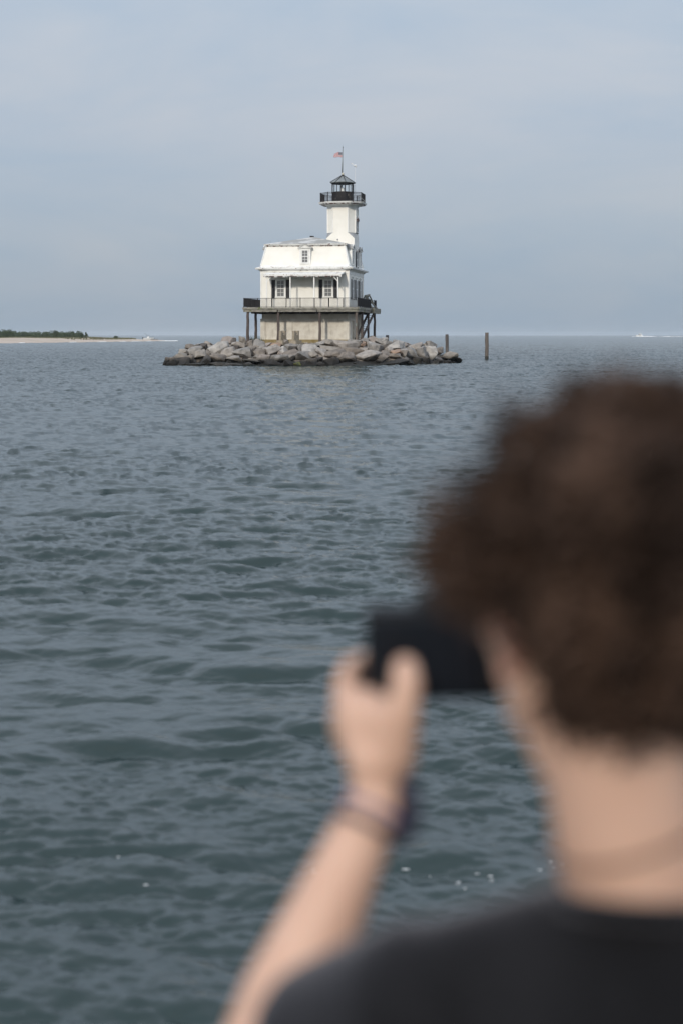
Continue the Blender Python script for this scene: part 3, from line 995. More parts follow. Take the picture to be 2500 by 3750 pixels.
    for i in range(8):
        railing(g8[i], g8[(i + 1) % 8], 18.34, 1.04, .13, 1.7, gl, name='gallery_railing', pw=.08, ends=(True, False))
    # tower window with pediment on the seaward face
    window((.05, 5.0, 15.0), (0, 1, 0), (1, 0, 0), .5, 1.15, 1, 2, shutters=.3, parent=tw)
    for z, w in ((16.25, .55), (12.72, .6)):
        m = MB((.05, 5.0, 0), (0, 1, 0), (1, 0, 0))
        m.add([(-w, .12, z), (w, .12, z), (0, .12, z + .5), (-w, 0, z), (w, 0, z), (0, 0, z + .5)], [(0, 1, 2), (3, 5, 4), (0, 3, 4, 1), (1, 4, 5, 2), (2, 5, 3, 0)])
        for sg in (-1, 1): m.bar((sg * (w + .05), .14, z + .02), (0, .14, z + .55), .12, .08)
        m.box(-w - .05, w + .05, 0, .18, z - .06, z + .02)
        m.build('pediment', M['peel_heavy'], tw)
    # --- lantern room
    def o8(w): return oct_(tx, ty, w, w * math.tan(PI / 8))
    m = MB(); m.loft(o8(2.34), 18.34, o8(2.34), 19.5); m.loft(o8(2.42), 19.503, o8(2.42), 19.58)
    ln = m.build('lantern_room', M['peel_black'], LH)
    m = MB(); m.loft(o8(2.26), 19.58, o8(2.26), 20.5, False, False); m.build('glazing', M['glass'], ln)
    m = MB(); ring = o8(2.3)
    for i in range(8):
        a, b = Vector((*ring[i], 0)), Vector((*ring[(i + 1) % 8], 0))
        for t_, r_ in ((0, .045), (.5, .028)):
            p = a.lerp(b, t_); m.tube((p.x, p.y, 19.58), (p.x, p.y, 20.5), r_, n=6)
    m.loft(o8(2.38), 20.53, o8(2.4), 20.62)
    m.build('mullion', M['black'], ln)
    m = MB(); m.loft(o8(2.7), 20.6, o8(2.74), 20.68, True, False); m.loft(o8(2.74), 20.68, o8(.12), 21.52, False, True)
    lr = m.build('lantern_roof', M['lead'], ln)
    m = MB()
    ra, rb = o8(2.76), o8(.14)
    for i in range(8): m.bar((*ra[i], 20.70), (*rb[i], 21.55), .05, .05)
    m.build('roof_rib', M['black'], lr)
    m = MB(); m.ball((tx, ty, 21.68), .155); m.build('finial', M['ball'], ln, smooth=True)
    m = MB(); m.tube((tx, ty, 19.5), (tx, ty, 19.75), .25); m.tube((tx, ty, 19.75), (tx, ty, 20.1), .16, .16, n=12); m.tube((tx - .12, ty, 19.6), (tx - .12, ty, 20.5), .09)
    m.build('beacon', M['white'], ln)
    m = MB(); m.tube((tx - .1, ty + .12, 21.3), (tx - .02, ty + .12, 24.7), .075, .04, n=10); m.tube((tx - .02, ty + .12, 24.7), (tx - .02, ty + .12, 24.82), .055); m.tube((tx - .02, ty + .12, 24.8), (tx - .02, ty + .12, 25.15), .012, .006)
    m.build('flagpole', M['lead'], ln, smooth=True)
    # instrument mast on the gallery
    q = (tx + 1.25, ty + 1.1)
    m = MB(); m.tube((*q, 18.34), (*q, 22.55), .020, .016); ms = m.build('instrument_mast', M['white'], gl)
    m = MB(); m.ball((q[0] - .0, q[1], 22.75), .19, (1.1, 1, .55)); m.ball((q[0] + .1, q[1], 22.6), .08); m.bar((q[0] - .1, q[1], 22.75), (q[0] - .42, q[1], 22.98), .04, .04); m.box(q[0] - .5, q[0] - .22, q[1] - .03, q[1] + .03, 22.97, 23.02)
    m.build('wind_gauge', M['white'], ms, smooth=True)
    m = MB(); m.bar((tx + 2.1, ty - 1.7, 18.95), (tx + 2.9, ty - 1.6, 18.3), .25, .03); m.bar((tx + 2.3, ty - 1.65, 18.3), (tx + 2.9, ty - 1.6, 18.32), .03, .03)
    m.build('solar_panel', M['flash'], gl)
    # little lightning rods and vent on the house roof
    m = MB()
    for x, y, z in ((-9.1, .9, 13.5), (-8.3, 1.4, 13.6)): m.tube((x, y, z), (x, y, z + .42), .012)
    m.tube((-1.5, 1.3, 13.6), (-1.5, 1.3, 13.85), .02); m.ball((-1.5, 1.3, 13.92), .09)
    m.build('lightning_rod', M['flash'], LH)
    # --- stair down to the rocks
    a0, a1 = Vector((1.32, 8.6, 6.1)), Vector((.42, 2.7, 2.3))
    dirn = (a1 - a0).normalized(); side = dirn.cross(Vector((0, 0, 1))).normalized()
    st = MB(); n_ = 15
    for i in range(n_):
        c = a0.lerp(a1, (i + .5) / n_)
        st.bar(c - side * .30, c + side * .30, .24, .04, up=(0, 0, 1))
    sto = st.build('stair', M['pile'], LH)
    for s_ in (-.34, .34):
        m = MB(); m.bar(a0 + side * s_, a1 + side * s_, .12, .30); m.build('stringer', M['pile'], sto)
    # --- landing and A-frame hoist at the rear right corner
    m = MB(); m.box(1.535, 1.9, 6.2, 11.3, 5.95, 6.3); m.box(1.53, 1.88, 6.25, 11.25, 5.7, 5.945)
    m.build('landing', M['wood'], LH)
    hf = MB()
    for y, w_, top in ((6.9, .0, 7.75), (9.6, .0, 7.95)):
        ap = Vector((.75, y, top))
        for s_, ex in ((-1, .95), (1, .8)):
            hf.bar(ap + Vector((s_ * .0, 0, 0)), (.75 + s_ * ex, y, 6.27), .16, .13, up=(0, 1, 0))
        hf.bar((.75 - .45, y + .09, 6.95), (.75 + .42, y + .09, 6.95), .1, .1)
    hf.bar((.75, 6.5, 7.72), (.75, 10.0, 7.95), .14, .18)
    hf.bar((.75 + .25, 6.9, 7.5), (1.7, 9.6, 6.3), .1, .14); hf.bar((.5, 9.6, 7.7), (.0, 6.9, 6.3), .1, .14)
    hf.bar((-.15, 7.4, 6.38), (1.7, 7.4, 6.38), .1, .1)
    h_ = hf.build('hoist_frame', M['wood'], LH)
    m = MB(); m.ball((.85, 7.2, 6.9), .3, (.9, .5, 1.1), nu=10, nv=6); m.tube((.85, 7.0, 6.3), (.85, 7.0, 7.6), .02); m.build('tarpaulin_bundle', M['net'], h_, smooth=True)


make_lighthouse()


def make_flag():
    # flag of stripes and blue canton flying to the left of the pole
    base = Lw(-1.56 - .06, 5.12, 0)
    top = 24.2; Wd, Ht = .98, .56
    nx, nz_ = 26, 13
    vs = []; fs = []
    for j in range(nz_ + 1):
        for i in range(nx + 1):
            u = i / nx; v = j / nz_
            taper = .52 * max(0, u - .35) ** 1.4 if True else 0
            z = -v * Ht * (1 - .0 * u) - taper * (1 - v) * .55 - .02 * math.sin(u * 9 + v)
            x = -.05 - u * Wd * (1 - .12 * (1 - v)) - v * .0 + .0
            y = .07 * math.sin(u * 8 + v * 1.5) * (u + .1)
            vs.append((x, y, z))
    for j in range(nz_):
        for i in range(nx):
            a = j * (nx + 1) + i
            fs.append((a, a + 1, a + nx + 2, a + nx + 1))
    me = bpy.data.meshes.new('flag'); me.from_pydata(vs, [], fs)
    cols = [((.38, .012, .03), 'red'), ((.66, .64, .65), 'white_cloth'), ((.008, .016, .055), 'blue_cloth')]
    for c, nme in cols: me.materials.append(mat(nme, c, .8))
    for p in me.polygons:
        j = p.index // nx; i = p.index % nx
        k = 0 if j % 2 == 0 else 1
        if j < 7 and i < nx * .42:
            k = 1 if (i % 2 == 1 and j % 2 == 1) else 2
        p.material_index = k
        p.use_smooth = True
    o = bpy.data.objects.new('flag', me); COL.objects.link(o)
    sm = o.modifiers.new('thickness', 'SOLIDIFY'); sm.thickness = .006
    o.location = (base.x, base.y, top)
    tag(o, 'small red and white striped flag with a blue corner flying from the lantern flagpole', 'flag')


make_flag()


# ------------------------------------------------------------------ boat saddles, pilings
def saddle(px, Y, label):
    x = (px - 1250) / F * Y
    m = MB()
    t, l, h = .3, .95, 1.05
    # slab with a U notch cut down from the top, profile in the y-z plane
    prof = [(-l / 2, 0), (l / 2, 0), (l / 2, h), (.2, h)]
    for k in range(7):
        a = PI * k / 6
        prof.append((.2 * math.cos(a), h - .28 - .22 * math.sin(a)))
    prof += [(-.2, h), (-l / 2, h)]
    n = len(prof)
    vs = [(-t / 2, a, b) for a, b in prof] + [(t / 2, a, b) for a, b in prof]
    fs = [(i, (i + 1) % n, n + (i + 1) % n, n + i) for i in range(n)]
    # caps as strips: left column, right column, bottom web
    m.add(vs, fs)
    nn_ = len(prof)
    mid = [i for i in range(3, nn_ - 1)]
    for off, rev in ((0, 1), (n, 0)):
        b = [0 + off, nn_ - 1 + off, nn_ - 2 + off] + []
        polys = [(0, nn_ - 1, nn_ - 2, nn_ - 3), (1, 3, 2), (0, nn_ - 3, nn_ - 4), (1, 4, 3)]
        seq = list(range(4, nn_ - 2))
        half = len(seq) // 2
        for i in range(len(seq) - 1):
            c = 1 if i < half else 0
            polys.append((c, seq[i + 1], seq[i]))
        polys.append((0, 1, seq[half]))
        for p in polys:
            q = [i + off for i in p]
            m.f.append(tuple(q[::-1] if rev else q))
    m.box(-.42, .42, -.62, .62, -.5, 0.0)
    o = m.build('boat_saddle', M['cradle'], bevel=.01)
    o.location = (x, Y, 2.62)
    o.rotation_euler = (0, 0, R(-32))
    tag(o, label, 'concrete block', 'notched concrete blocks before the foundation')


saddle(1035, 155.4, 'left of the two notched concrete blocks in front of the foundation wall')
saddle(1083, 155.0, 'right of the two notched concrete blocks in front of the foundation wall')


def piling(px0, px1, ptop, Y, m_, label, r=None, seed=0, zb=-1.2):
    x = ((px0 + px1) / 2 - 1250) / F * Y
    rr = (px1 - px0) / 2 / F * Y if r is None else r
    zt = H + (1227 - ptop) / F * Y
    b = MB()
    b.tube((0, 0, zb), (0, 0, zt), rr * 1.03, rr * .97, n=14, wob=.012, seg=8, seed=seed)
    o = b.build('piling', M[m_])
    o.location = (x, Y, 0)
    tag(o, label, 'piling')
    return o


piling(1629, 1641, 1224.5, 180, 'pile_wet', 'dark round timber piling in the water just off the right end of the rocks', seed=1)
piling(1774, 1787, 1218, 184.5, 'pile_pale', 'pale weathered timber piling standing alone in open water, farthest right', seed=2)
piling(1411, 1423, 1227, 176, 'pile_wet', 'short dark timber stump behind the rocks right of the stair', seed=3)
piling(1354, 1365, 1230, 172, 'pile_wet', 'lowest timber stump peeping between the two rear deck posts', seed=4)


# ------------------------------------------------------------------ rocks
def Yw(px):
    if px > 1450: return 148 + (px - 1450) / 235 * 16
    return 148


def mound_z(x, y):
    px = 1250 + x / y * F
    front = Yw(px)
    d = y - front
    z = min(d * .31, 2.25)
    # round off at both ends and at the back
    le = (px - 585) / 150; re = (1700 - px) / 150
    z = min(z, max(-1.5, 2.2 * min(1, le) - .2 if le < 1 else 9), max(-1.5, 2.0 * min(1, re) - .2 if re < 1 else 9))
    z = min(z, (179 - y) * .25)
    return z


def make_mound():
    m = MB(); nx, ny = 90, 56
    xs = np.linspace(-20, 15, nx); ys = np.linspace(144, 184, ny)
    for a in xs:
        for b in ys:
            z = mound_z(a, b) - .35 + noise.noise(Vector((a * .7, b * .7, 0))) * .3
            m.v.append((float(a), float(b), max(-2.0, z)))
    for i in range(nx - 1):
        for j in range(ny - 1):
            k = i * ny + j
            m.f.append((k, k + ny, k + ny + 1, k + 1))
    o = m.build('ground', M['ground'], smooth=True)
    tag(o, kind='structure')


make_mound()

WETC = (.016, .015, .014)
TONES = {
    'pale': ((.36, .33, .30), (.26, .235, .215)),
    'white': ((.41, .385, .355), (.27, .255, .24)),
    'tan': ((.30, .27, .235), (.22, .195, .17)),
    'pink': ((.31, .265, .24), (.24, .21, .19)),
    'orange': ((.34, .235, .17), (.25, .18, .14)),
    'grey': ((.28, .26, .24), (.185, .175, .165)),
    'brown': ((.22, .19, .162), (.14, .12, .105)),
    'dark': ((.10, .085, .075), (.06, .052, .048)),
    'black': ((.05, .046, .042), (.02, .02, .018)),
    'green': ((.13, .14, .04), (.06, .065, .03)),
}
for k, (a, b) in TONES.items():
    M['r_' + k] = mat('rock_' + k, a, .85, b, 1.7, 12, .36, .64, stain=tuple(c * .55 for c in b), sscale=2.6, slo=.58, shi=.72,
                      bump=.09, bscale=3.5, wet=None if k in ('black', 'green') else (WETC, .12, tuple(c * .42 for c in (b[0], b[1] * .97, b[2] * .88))))


def rock_mesh(seed, w, d, h, boxy=.5):
    """angular boulder of given full width, depth and height, origin at its centre"""
    rnd = random.Random(seed)
    bm = bmesh.new()
    n = rnd.randint(11, 16)
    for i in range(n):
        v = Vector((rnd.gauss(0, 1), rnd.gauss(0, 1), rnd.gauss(0, 1))).normalized()
        mxv = max(abs(v.x), abs(v.y), abs(v.z))
        v = v * (1 - boxy) + (v / mxv) * boxy
        bm.verts.new(v * rnd.uniform(.86, 1.0))
    r = bmesh.ops.convex_hull(bm, input=bm.verts)
    loose = [v for v in bm.verts if not v.link_faces]
    bmesh.ops.delete(bm, geom=loose, context='VERTS')
    xs = [v.co.x for v in bm.verts]; ys = [v.co.y for v in bm.verts]; zs = [v.co.z for v in bm.verts]
    for v in bm.verts:
        v.co.x = ((v.co.x - min(xs)) / (max(xs) - min(xs)) - .5) * w
        v.co.y = ((v.co.y - min(ys)) / (max(ys) - min(ys)) - .5) * d
        v.co.z = ((v.co.z - min(zs)) / (max(zs) - min(zs)) - .5) * h
    s_ = min(w, d, h)
    bmesh.ops.bevel(bm, geom=list(bm.edges), offset=s_ * rnd.uniform(.025, .07), segments=1, affect='EDGES', clamp_overlap=True)
    bmesh.ops.triangulate(bm, faces=list(bm.faces))
    bmesh.ops.subdivide_edges(bm, edges=[e_ for e_ in bm.edges if e_.calc_length() > s_ * .35], cuts=2, use_grid_fill=True)
    bmesh.ops.triangulate(bm, faces=list(bm.faces))
    off = Vector((seed * 1.7, seed * .3, seed * .9))
    for v in bm.verts:
        nn_ = v.co.normalized()
        v.co += nn_ * (noise.noise(v.co * 1.6 + off) * s_ * .07 + noise.noise(v.co * 5 + off) * s_ * .04)
    bmesh.ops.recalc_face_normals(bm, faces=bm.faces)
    me = bpy.data.meshes.new('boulder')
    bm.to_mesh(me); bm.free()
    return me


# panel, cx, cy, w, h (enlarged photo pixels, 4.126 per pixel), tone, tilt degrees, label
RK = [
 ('a', 138, 430, 105, 125, 'brown', 0, 'dark ochre boulder forming the far left tip of the rocks'),
 ('a', 232, 432, 165, 125, 'brown', 0, 'brown wet-based boulder second from the left tip at the waterline'),
 ('a', 372, 436, 170, 130, 'dark', 0, 'greenish dark boulder third from the left tip at the waterline'),
 ('a', 350, 352, 190, 110, 'tan', -10, 'slanting tan boulder resting above the left tip boulders'),
 ('a', 375, 285, 140, 85, 'tan', 20, 'squat tan boulder high on the left shoulder of the rocks'),
 ('a', 430, 300, 75, 50, 'dark', 0, 'little dark stone wedged on the left shoulder'),
 ('a', 465, 208, 110, 85, 'brown', 0, 'brown square-edged rock topmost on the left shoulder'),
 ('a', 570, 190, 150, 70, 'grey', 0, 'flat grey rock on the left crest beside the brown square one'),
 ('a', 560, 282, 200, 150, 'grey', 35, 'tall slanting grey boulder left of the hollow dark one'),
 ('a', 705, 222, 135, 120, 'dark', -15, 'dark brown boulder with a hollow left of the biggest white-topped one'),
 ('a', 622, 345, 215, 150, 'tan', 25, 'smooth tan wedge standing over a black gap'),
 ('a', 705, 425, 160, 150, 'dark', 20, 'ragged dark brown boulder right of the smooth tan wedge'),
 ('a', 478, 400, 100, 120, 'brown', 0, 'narrow brown rock under the tall slanting grey boulder'),
 ('a', 565, 480, 260, 60, 'black', 0, 'black wet slab at the waterline under the smooth tan wedge'),
 ('a', 905, 250, 345, 215, 'white', 8, 'biggest white-topped granite boulder in the left half'),
 ('a', 735, 312, 80, 95, 'brown', 0, 'small brown block under the hollow dark boulder'),
 ('a', 1045, 115, 205, 120, 'pink', 10, 'pointed pinkish boulder rising above the crest left of the deck'),
 ('a', 1268, 112, 95, 105, 'tan', -20, 'triangular tan slab standing beside the leftmost deck post'),
 ('a', 1215, 180, 195, 90, 'pale', 0, 'pale boulder just below the leftmost deck post'),
 ('a', 1172, 218, 105, 65, 'dark', 0, 'dark flat-faced stone under the pale boulder by the left post'),
 ('a', 1385, 172, 140, 115, 'brown', 30, 'layered brown boulder at the foot of the leftmost deck post'),
 ('a', 1505, 185, 190, 165, 'grey', -25, 'tall pointed grey boulder between the two left deck posts'),
 ('a', 1055, 302, 180, 145, 'pale', 25, 'pale split boulder right of the biggest white-topped one'),
 ('a', 1240, 308, 300, 165, 'grey', 0, 'large rounded grey boulder with a round scar on its right end'),
 ('a', 890, 385, 245, 140, 'brown', 10, 'brown-grey boulder below the biggest white-topped one'),
 ('a', 1142, 402, 280, 115, 'pale', -4, 'long pale slab with a dark wet underside below the rounded grey boulder'),
 ('a', 1400, 265, 160, 140, 'brown', 0, 'brown wedge under the tall pointed grey boulder'),
 ('a', 1410, 425, 240, 60, 'tan', 0, 'thin flat tan slab low at the waterline left of the blocks'),
 ('a', 1368, 468, 120, 50, 'black', 0, 'small square black slab at the waterline under the thin tan one'),
 ('a', 900, 472, 270, 60, 'black', 0, 'black wet rock at the waterline below the brown-grey boulder'),
 ('a', 1130, 478, 260, 45, 'black', 0, 'black low ledge at the waterline under the long pale slab'),
 ('b', 60, 295, 160, 130, 'brown', 15, 'brown-grey boulder at the foot of the tall pointed one'),
 ('b', 145, 190, 150, 75, 'pink', 0, 'flat pinkish rock against the foundation left of the blocks'),
 ('b', 292, 188, 150, 75, 'orange', 0, 'sandy orange rock left of the pale blocky one by the foundation'),
 ('b', 425, 143, 145, 105, 'pale', 0, 'pale blocky rock standing before the left notched block'),
 ('b', 235, 275, 260, 180, 'pale', -10, 'big pale boulder with sloping top below the notched blocks'),
 ('b', 400, 255, 140, 115, 'white', 20, 'white cracked rock attached right of the big pale sloping boulder'),
 ('b', 75, 388, 210, 120, 'pink', -5, 'pinkish low boulder near the waterline under the pointed grey one'),
 ('b', 262, 445, 300, 90, 'dark', 0, 'dark wet boulder at the waterline under the big pale sloping one'),
 ('b', 345, 390, 260, 125, 'grey', -12, 'grey slab sloping down right above the dark wet boulder'),
 ('b', 475, 455, 150, 100, 'dark', -35, 'dark slanting slab end at the waterline left of the mossy stone'),
 ('b', 530, 310, 230, 130, 'brown', 22, 'brown-grey wedge rising to the right under the notched blocks'),
 ('b', 515, 372, 140, 75, 'grey', 0, 'small grey rock tucked below the brown-grey wedge'),
 ('b', 562, 210, 240, 95, 'grey', 8, 'grey humped rock below the right notched block'),
 ('b', 655, 243, 80, 125, 'grey', 0, 'upright grey block between the humped rock and the pale rectangular one'),
 ('b', 820, 255, 240, 140, 'white', 0, 'pale rectangular boulder with flat face in the middle of the row'),
 ('b', 980, 295, 140, 155, 'pale', -15, 'angular pale rock right of the rectangular one'),
 ('b', 655, 365, 310, 155, 'grey', 22, 'large diamond-shaped grey boulder in the middle near the water'),
 ('b', 842, 335, 130, 115, 'tan', 0, 'smooth tan rock between the diamond-shaped and the angular pale one'),
 ('b', 772, 442, 290, 110, 'brown', 5, 'brown-grey boulder at the waterline right of the mossy stone'),
 ('b', 612, 470, 105, 60, 'green', 0, 'small yellow-green mossy stone at the waterline'),
 ('b', 970, 158, 135, 60, 'white', 0, 'small white stone on the gravel before the foundation'),
 ('b', 820, 192, 310, 55, 'grey', 3, 'thin flat bluish slab lying along the top of the middle row'),
 ('b', 1092, 152, 240, 105, 'tan', -8, 'tan boulder leaning on the foundation right of the third deck post'),
 ('b', 1127, 228, 300, 85, 'tan', 0, 'flat-topped tan slab below the tan leaning boulder'),
 ('b', 1190, 312, 350, 140, 'brown', 8, 'broad smooth brown boulder under the flat-topped tan slab'),
 ('b', 1382, 190, 360, 150, 'pale', -22, 'longest pale boulder sloping down right below the foundation corner'),
 ('b', 1490, 165, 220, 100, 'grey', -28, 'dark-edged grey slab behind the longest pale boulder'),
 ('b', 1420, 282, 310, 110, 'brown', -5, 'brown boulder under the longest pale one'),
 ('b', 1345, 385, 270, 185, 'brown', 0, 'rounded speckled brown boulder at the waterline right of the middle'),
 ('b', 1120, 432, 220, 130, 'dark', 0, 'dark undercut boulder at the waterline left of the rounded speckled one'),
 ('b', 925, 405, 130, 90, 'dark', 0, 'dark rock in the gap under the angular pale one'),
 ('c', 130, 355, 330, 185, 'pale', -5, 'largest pale tan granite boulder near the water in the right half'),
 ('c', 210, 255, 230, 175, 'grey', -12, 'rounded boulder half blue-grey half tan above the largest pale tan one'),
 ('c', 48, 262, 140, 80, 'pale', 0, 'pale knobbly rock left of the half blue-grey boulder'),
 ('c', 30, 165, 90, 70, 'orange', 0, 'bright orange small rock beside the foot of the stair'),
 ('c', 50, 112, 140, 70, 'grey', 0, 'low grey rock behind the pale front deck post on the right'),
 ('c', 170, 98, 140, 95, 'pink', 12, 'angular pink rock between the rear deck posts'),
 ('c', 185, 162, 230, 70, 'white', 3, 'flat whitish slab below the rear deck posts'),
 ('c', 292, 122, 120, 80, 'grey', 0, 'grey rock right of the last deck post'),
 ('c', 352, 112, 120, 80, 'white', 18, 'jagged white rock in front of the dark stump'),
 ('c', 395, 162, 150, 85, 'grey', 0, 'grey rock below the dark stump'),
 ('c', 505, 132, 75, 58, 'grey', 25, 'small pointed grey rock on the crest right of the stump'),
 ('c', 570, 138, 65, 52, 'tan', -25, 'small pointed tan rock on the crest, second right of the stump'),
 ('c', 500, 202, 250, 145, 'white', 15, 'big whitish boulder with dark underside in the right half'),
 ('c', 360, 232, 100, 100, 'brown', 0, 'brown rock left of the big whitish boulder'),
 ('c', 420, 252, 120, 85, 'pale', 0, 'pale rock tucked under the left end of the big whitish boulder'),
 ('c', 540, 282, 160, 65, 'orange', 10, 'flat rusty orange slab under the big whitish boulder'),
 ('c', 385, 332, 190, 120, 'brown', -8, 'olive-brown boulder left of the square brown block'),
 ('c', 328, 388, 170, 110, 'brown', 0, 'brown boulder at the waterline right of the largest pale tan one'),
 ('c', 540, 352, 185, 85, 'brown', 0, 'square-cut brown block in the right half near the water'),
 ('c', 620, 302, 180, 125, 'pale', 15, 'pale boulder above the square-cut brown block'),
 ('c', 752, 312, 165, 195, 'grey', -8, 'tall rounded dark grey boulder in the right half'),
 ('c', 672, 198, 100, 75, 'pink', 0, 'pinkish rock on the crest right of the big whitish boulder'),
 ('c', 815, 190, 200, 95, 'pale', 0, 'pale flat-topped boulder on the right crest'),
 ('c', 890, 222, 120, 110, 'dark', 30, 'dark grey angular face at the right end of the pale flat-topped boulder'),
 ('c', 958, 188, 80, 50, 'tan', 0, 'little tan rock on the crest left of the pointed peak'),
 ('c', 1045, 180, 180, 105, 'grey', 18, 'sharp pointed grey peak rising at the right end of the crest'),
 ('c', 908, 302, 150, 175, 'grey', 22, 'split grey boulder left of the white-topped block'),
 ('c', 1035, 302, 195, 195, 'white', 0, 'white-topped cubic boulder near the right end'),
 ('c', 1168, 272, 130, 115, 'brown', -8, 'brown boulder over the black hole near the right end'),
 ('c', 1198, 252, 90, 42, 'pink', 0, 'small reddish stone on top near the right end'),
 ('c', 1310, 348, 250, 140, 'tan', -22, 'long tan boulder sloping to the right tip'),
 ('c', 1460, 388, 130, 115, 'brown', -15, 'rust-brown boulder forming the right tip'),
 ('c', 1182, 422, 110, 62, 'orange', 0, 'rusty rounded stone low under the black hole'),
 ('c', 1288, 432, 130, 48, 'brown', 0, 'low brown stone under the long tan boulder at the right tip'),
 ('c', 550, 440, 300, 85, 'dark', -3, 'long dark wet slab at the waterline in the right half'),
 ('c', 690, 455, 230, 80, 'black', 0, 'black wet rock right of the long dark slab'),
 ('c', 855, 430, 165, 120, 'black', -30, 'black triangular rock at the waterline'),
 ('c', 975, 415, 140, 80, 'dark', 0, 'dark rock at the waterline below the white-topped cubic boulder'),
 ('c', 1112, 452, 105, 75, 'black', 15, 'little black rock with spray on it, nearest the viewer at the right'),
 ('c', 1032, 442, 100, 55, 'dark', 0, 'small dark rock beside the one with spray'),
]


def make_rocks():
    org = {'a': 580, 'b': 940, 'c': 1320}
    grp = 'granite boulders round the lighthouse'; placed = []; used = set()
    for i, (pn, cx, cy, w, h, tone, tilt, lab) in enumerate(RK):
        px = org[pn] + cx / 4.126; py = 1220 + cy / 4.126
        w_ = w * 1.2 / 4.126; h_ = h * 1.2 / 4.126
        base = Yw(px)
        Y = base + .5 + (1336 - (base - 148) * .55 - py) / 11.8
        if py > 1330: Y = base + .3
        wm = w_ / F * Y; hm = h_ / F * Y
        dm = (wm * .55 + hm * .6) * 1.15
        me = rock_mesh(i + 11, wm, dm, hm, .35 + .3 * ((i * 7) % 5) / 5)
        me.materials.append(M['r_' + tone])
        o = bpy.data.objects.new('boulder', me); COL.objects.link(o)
        p = at(px, py, Y)
        o.location = (p.x, Y + dm * .12, p.z)
        o.rotation_euler = (R((i * 37) % 17 - 8), R(-tilt * .0), R((i * 53) % 40 - 20))
        if abs(tilt) > 2:
            # lean in the picture plane; keep the measured extents by shearing instead of rotating far
            k = math.tan(R(tilt)) * .45
            for v in me.vertices:
                v.co.z += v.co.x * k * (hm / max(wm, .01))
        tag(o, lab, 'boulder', grp)
        placed.append((o.location.x, o.location.z, lab))
    # filler rocks: between, behind and round the back
    rnd = random.Random(77)
    protos = [rock_mesh(900 + k, 1, 1, 1, .5) for k in range(8)]
    mats_ = ['grey', 'brown', 'pale', 'tan', 'grey', 'brown', 'dark', 'pink']
    for k, me in enumerate(protos): me.materials.append(M['r_' + mats_[k]])
    n = 0
    tries = 0
    while n < 150 and tries < 6000:
        tries += 1
        y = rnd.uniform(147.5, 180); x = rnd.uniform(-19.5, 14.5)
        z = mound_z(x, y)
        if z < -.3: continue
        # keep clear of the building
        lx = (x - CX0) * ca + (y - CY0) * sa; ly = -(x - CX0) * sa + (y - CY0) * ca
        if -10.8 < lx < 1.0 and -.8 < ly < 10.8: continue
        if -11 < lx < 1.5 and -3.0 < ly < .2 and rnd.random() < .8: continue
        px = 1250 + x / y * F
        infront = z < 1.9 and y < Yw(px) + 9
        s_ = rnd.uniform(.5, 1.0) if infront else rnd.uniform(.9, 1.9)
        o = bpy.data.objects.new('boulder', protos[n % 8]); COL.objects.link(o)
        o.scale = (s_ * rnd.uniform(.9, 1.4), s_, s_ * rnd.uniform(.6, .85))
        o.location = (x, y, z - (.25 if infront else .3) - (.25 if px > 1480 or px < 760 else 0))
        o.rotation_euler = (rnd.uniform(-.3, .3), rnd.uniform(-.3, .3), rnd.uniform(0, 6.28))
        lab = 'one of the plain stones half hidden behind the bigger boulders'
        if infront:
            stop = {'at', 'in', 'on', 'under', 'below', 'above', 'beside', 'between', 'left', 'right', 'forming', 'by', 'with', 'near', 'behind', 'standing', 'second', 'third', 'low',
                    'high', 'topmost', 'wedged', 'resting', 'rising', 'sloping', 'lying', 'over', 'just', 'against', 'before', 'tucked', 'leaning', 'attached', 'end', 'half', 'peeping', 'nearest', 'the', 'from'}
            for bx_, bz_, bl in sorted(placed, key=lambda q: (q[0] - x) ** 2 + (q[1] - z) ** 2)[:6]:
                wd = bl.split(); k2 = 1
                while k2 < len(wd) and wd[k2].strip(',') not in stop: k2 += 1
                if k2 < 3: continue
                side_ = ('left of' if x < bx_ - .3 else 'right of' if x > bx_ + .3 else ('above' if z > bz_ else 'under'))
                l2 = 'small %s gap stone %s the %s' % (mats_[n % 8], side_, ' '.join(wd[:k2]).strip(','))
                if l2 not in used:
                    used.add(l2); lab = l2; break
        tag(o, lab, 'boulder', 'filler stones between the boulders')
        n += 1
    # a spoil of small pebbles before the foundation
    m = MB()
    for k in range(260):
        px = rnd.uniform(900, 1290); Yp = rnd.uniform(155.2, 157.4)
        x = (px - 1250) / F * Yp
        r_ = rnd.uniform(.04, .13)
        m.ball((x, Yp, mound_z(x, Yp) - .05 + rnd.uniform(-.02, .12)), r_, (rnd.uniform(.8, 1.6), 1, .7), nu=6, nv=4)
    o = m.build('gravel', M['r_pale'])
    tag(o, 'loose pale gravel lying before the foundation wall', 'gravel', kind='stuff')
    # weeds by the left posts
    m = MB()
    for k in range(90):
        px = rnd.uniform(915, 962); Yp = rnd.uniform(158.5, 160.5); x = (px - 1250) / F * Yp
        h = rnd.uniform(.2, .75); a = rnd.uniform(-.25, .25)
        z0 = mound_z(x, Yp) - .1
        m.add([(x - .03, Yp, z0), (x + .03, Yp, z0), (x + a, Yp, z0 + h + .35)], [(0, 1, 2)])
        m.add([(x + a * .6 - .08, Yp, z0 + h * .7), (x + a * .6 + .08, Yp + .05, z0 + h * .75), (x + a * .7, Yp, z0 + h * .7 + .18)], [(0, 1, 2)])
    o = m.build('weeds', M['leafl'])
    tag(o, 'thin green weeds growing by the left deck posts', 'weeds', kind='stuff')


make_rocks()


# ------------------------------------------------------------------ the ferry deck under the person (below the frame)
DECK_Z = 1.52
m = MB(); m.box(-4, 4, -3, 2.0, DECK_Z - .25, DECK_Z); o = m.build('ferry_deck', M['deckp']); tag(o, kind='structure')

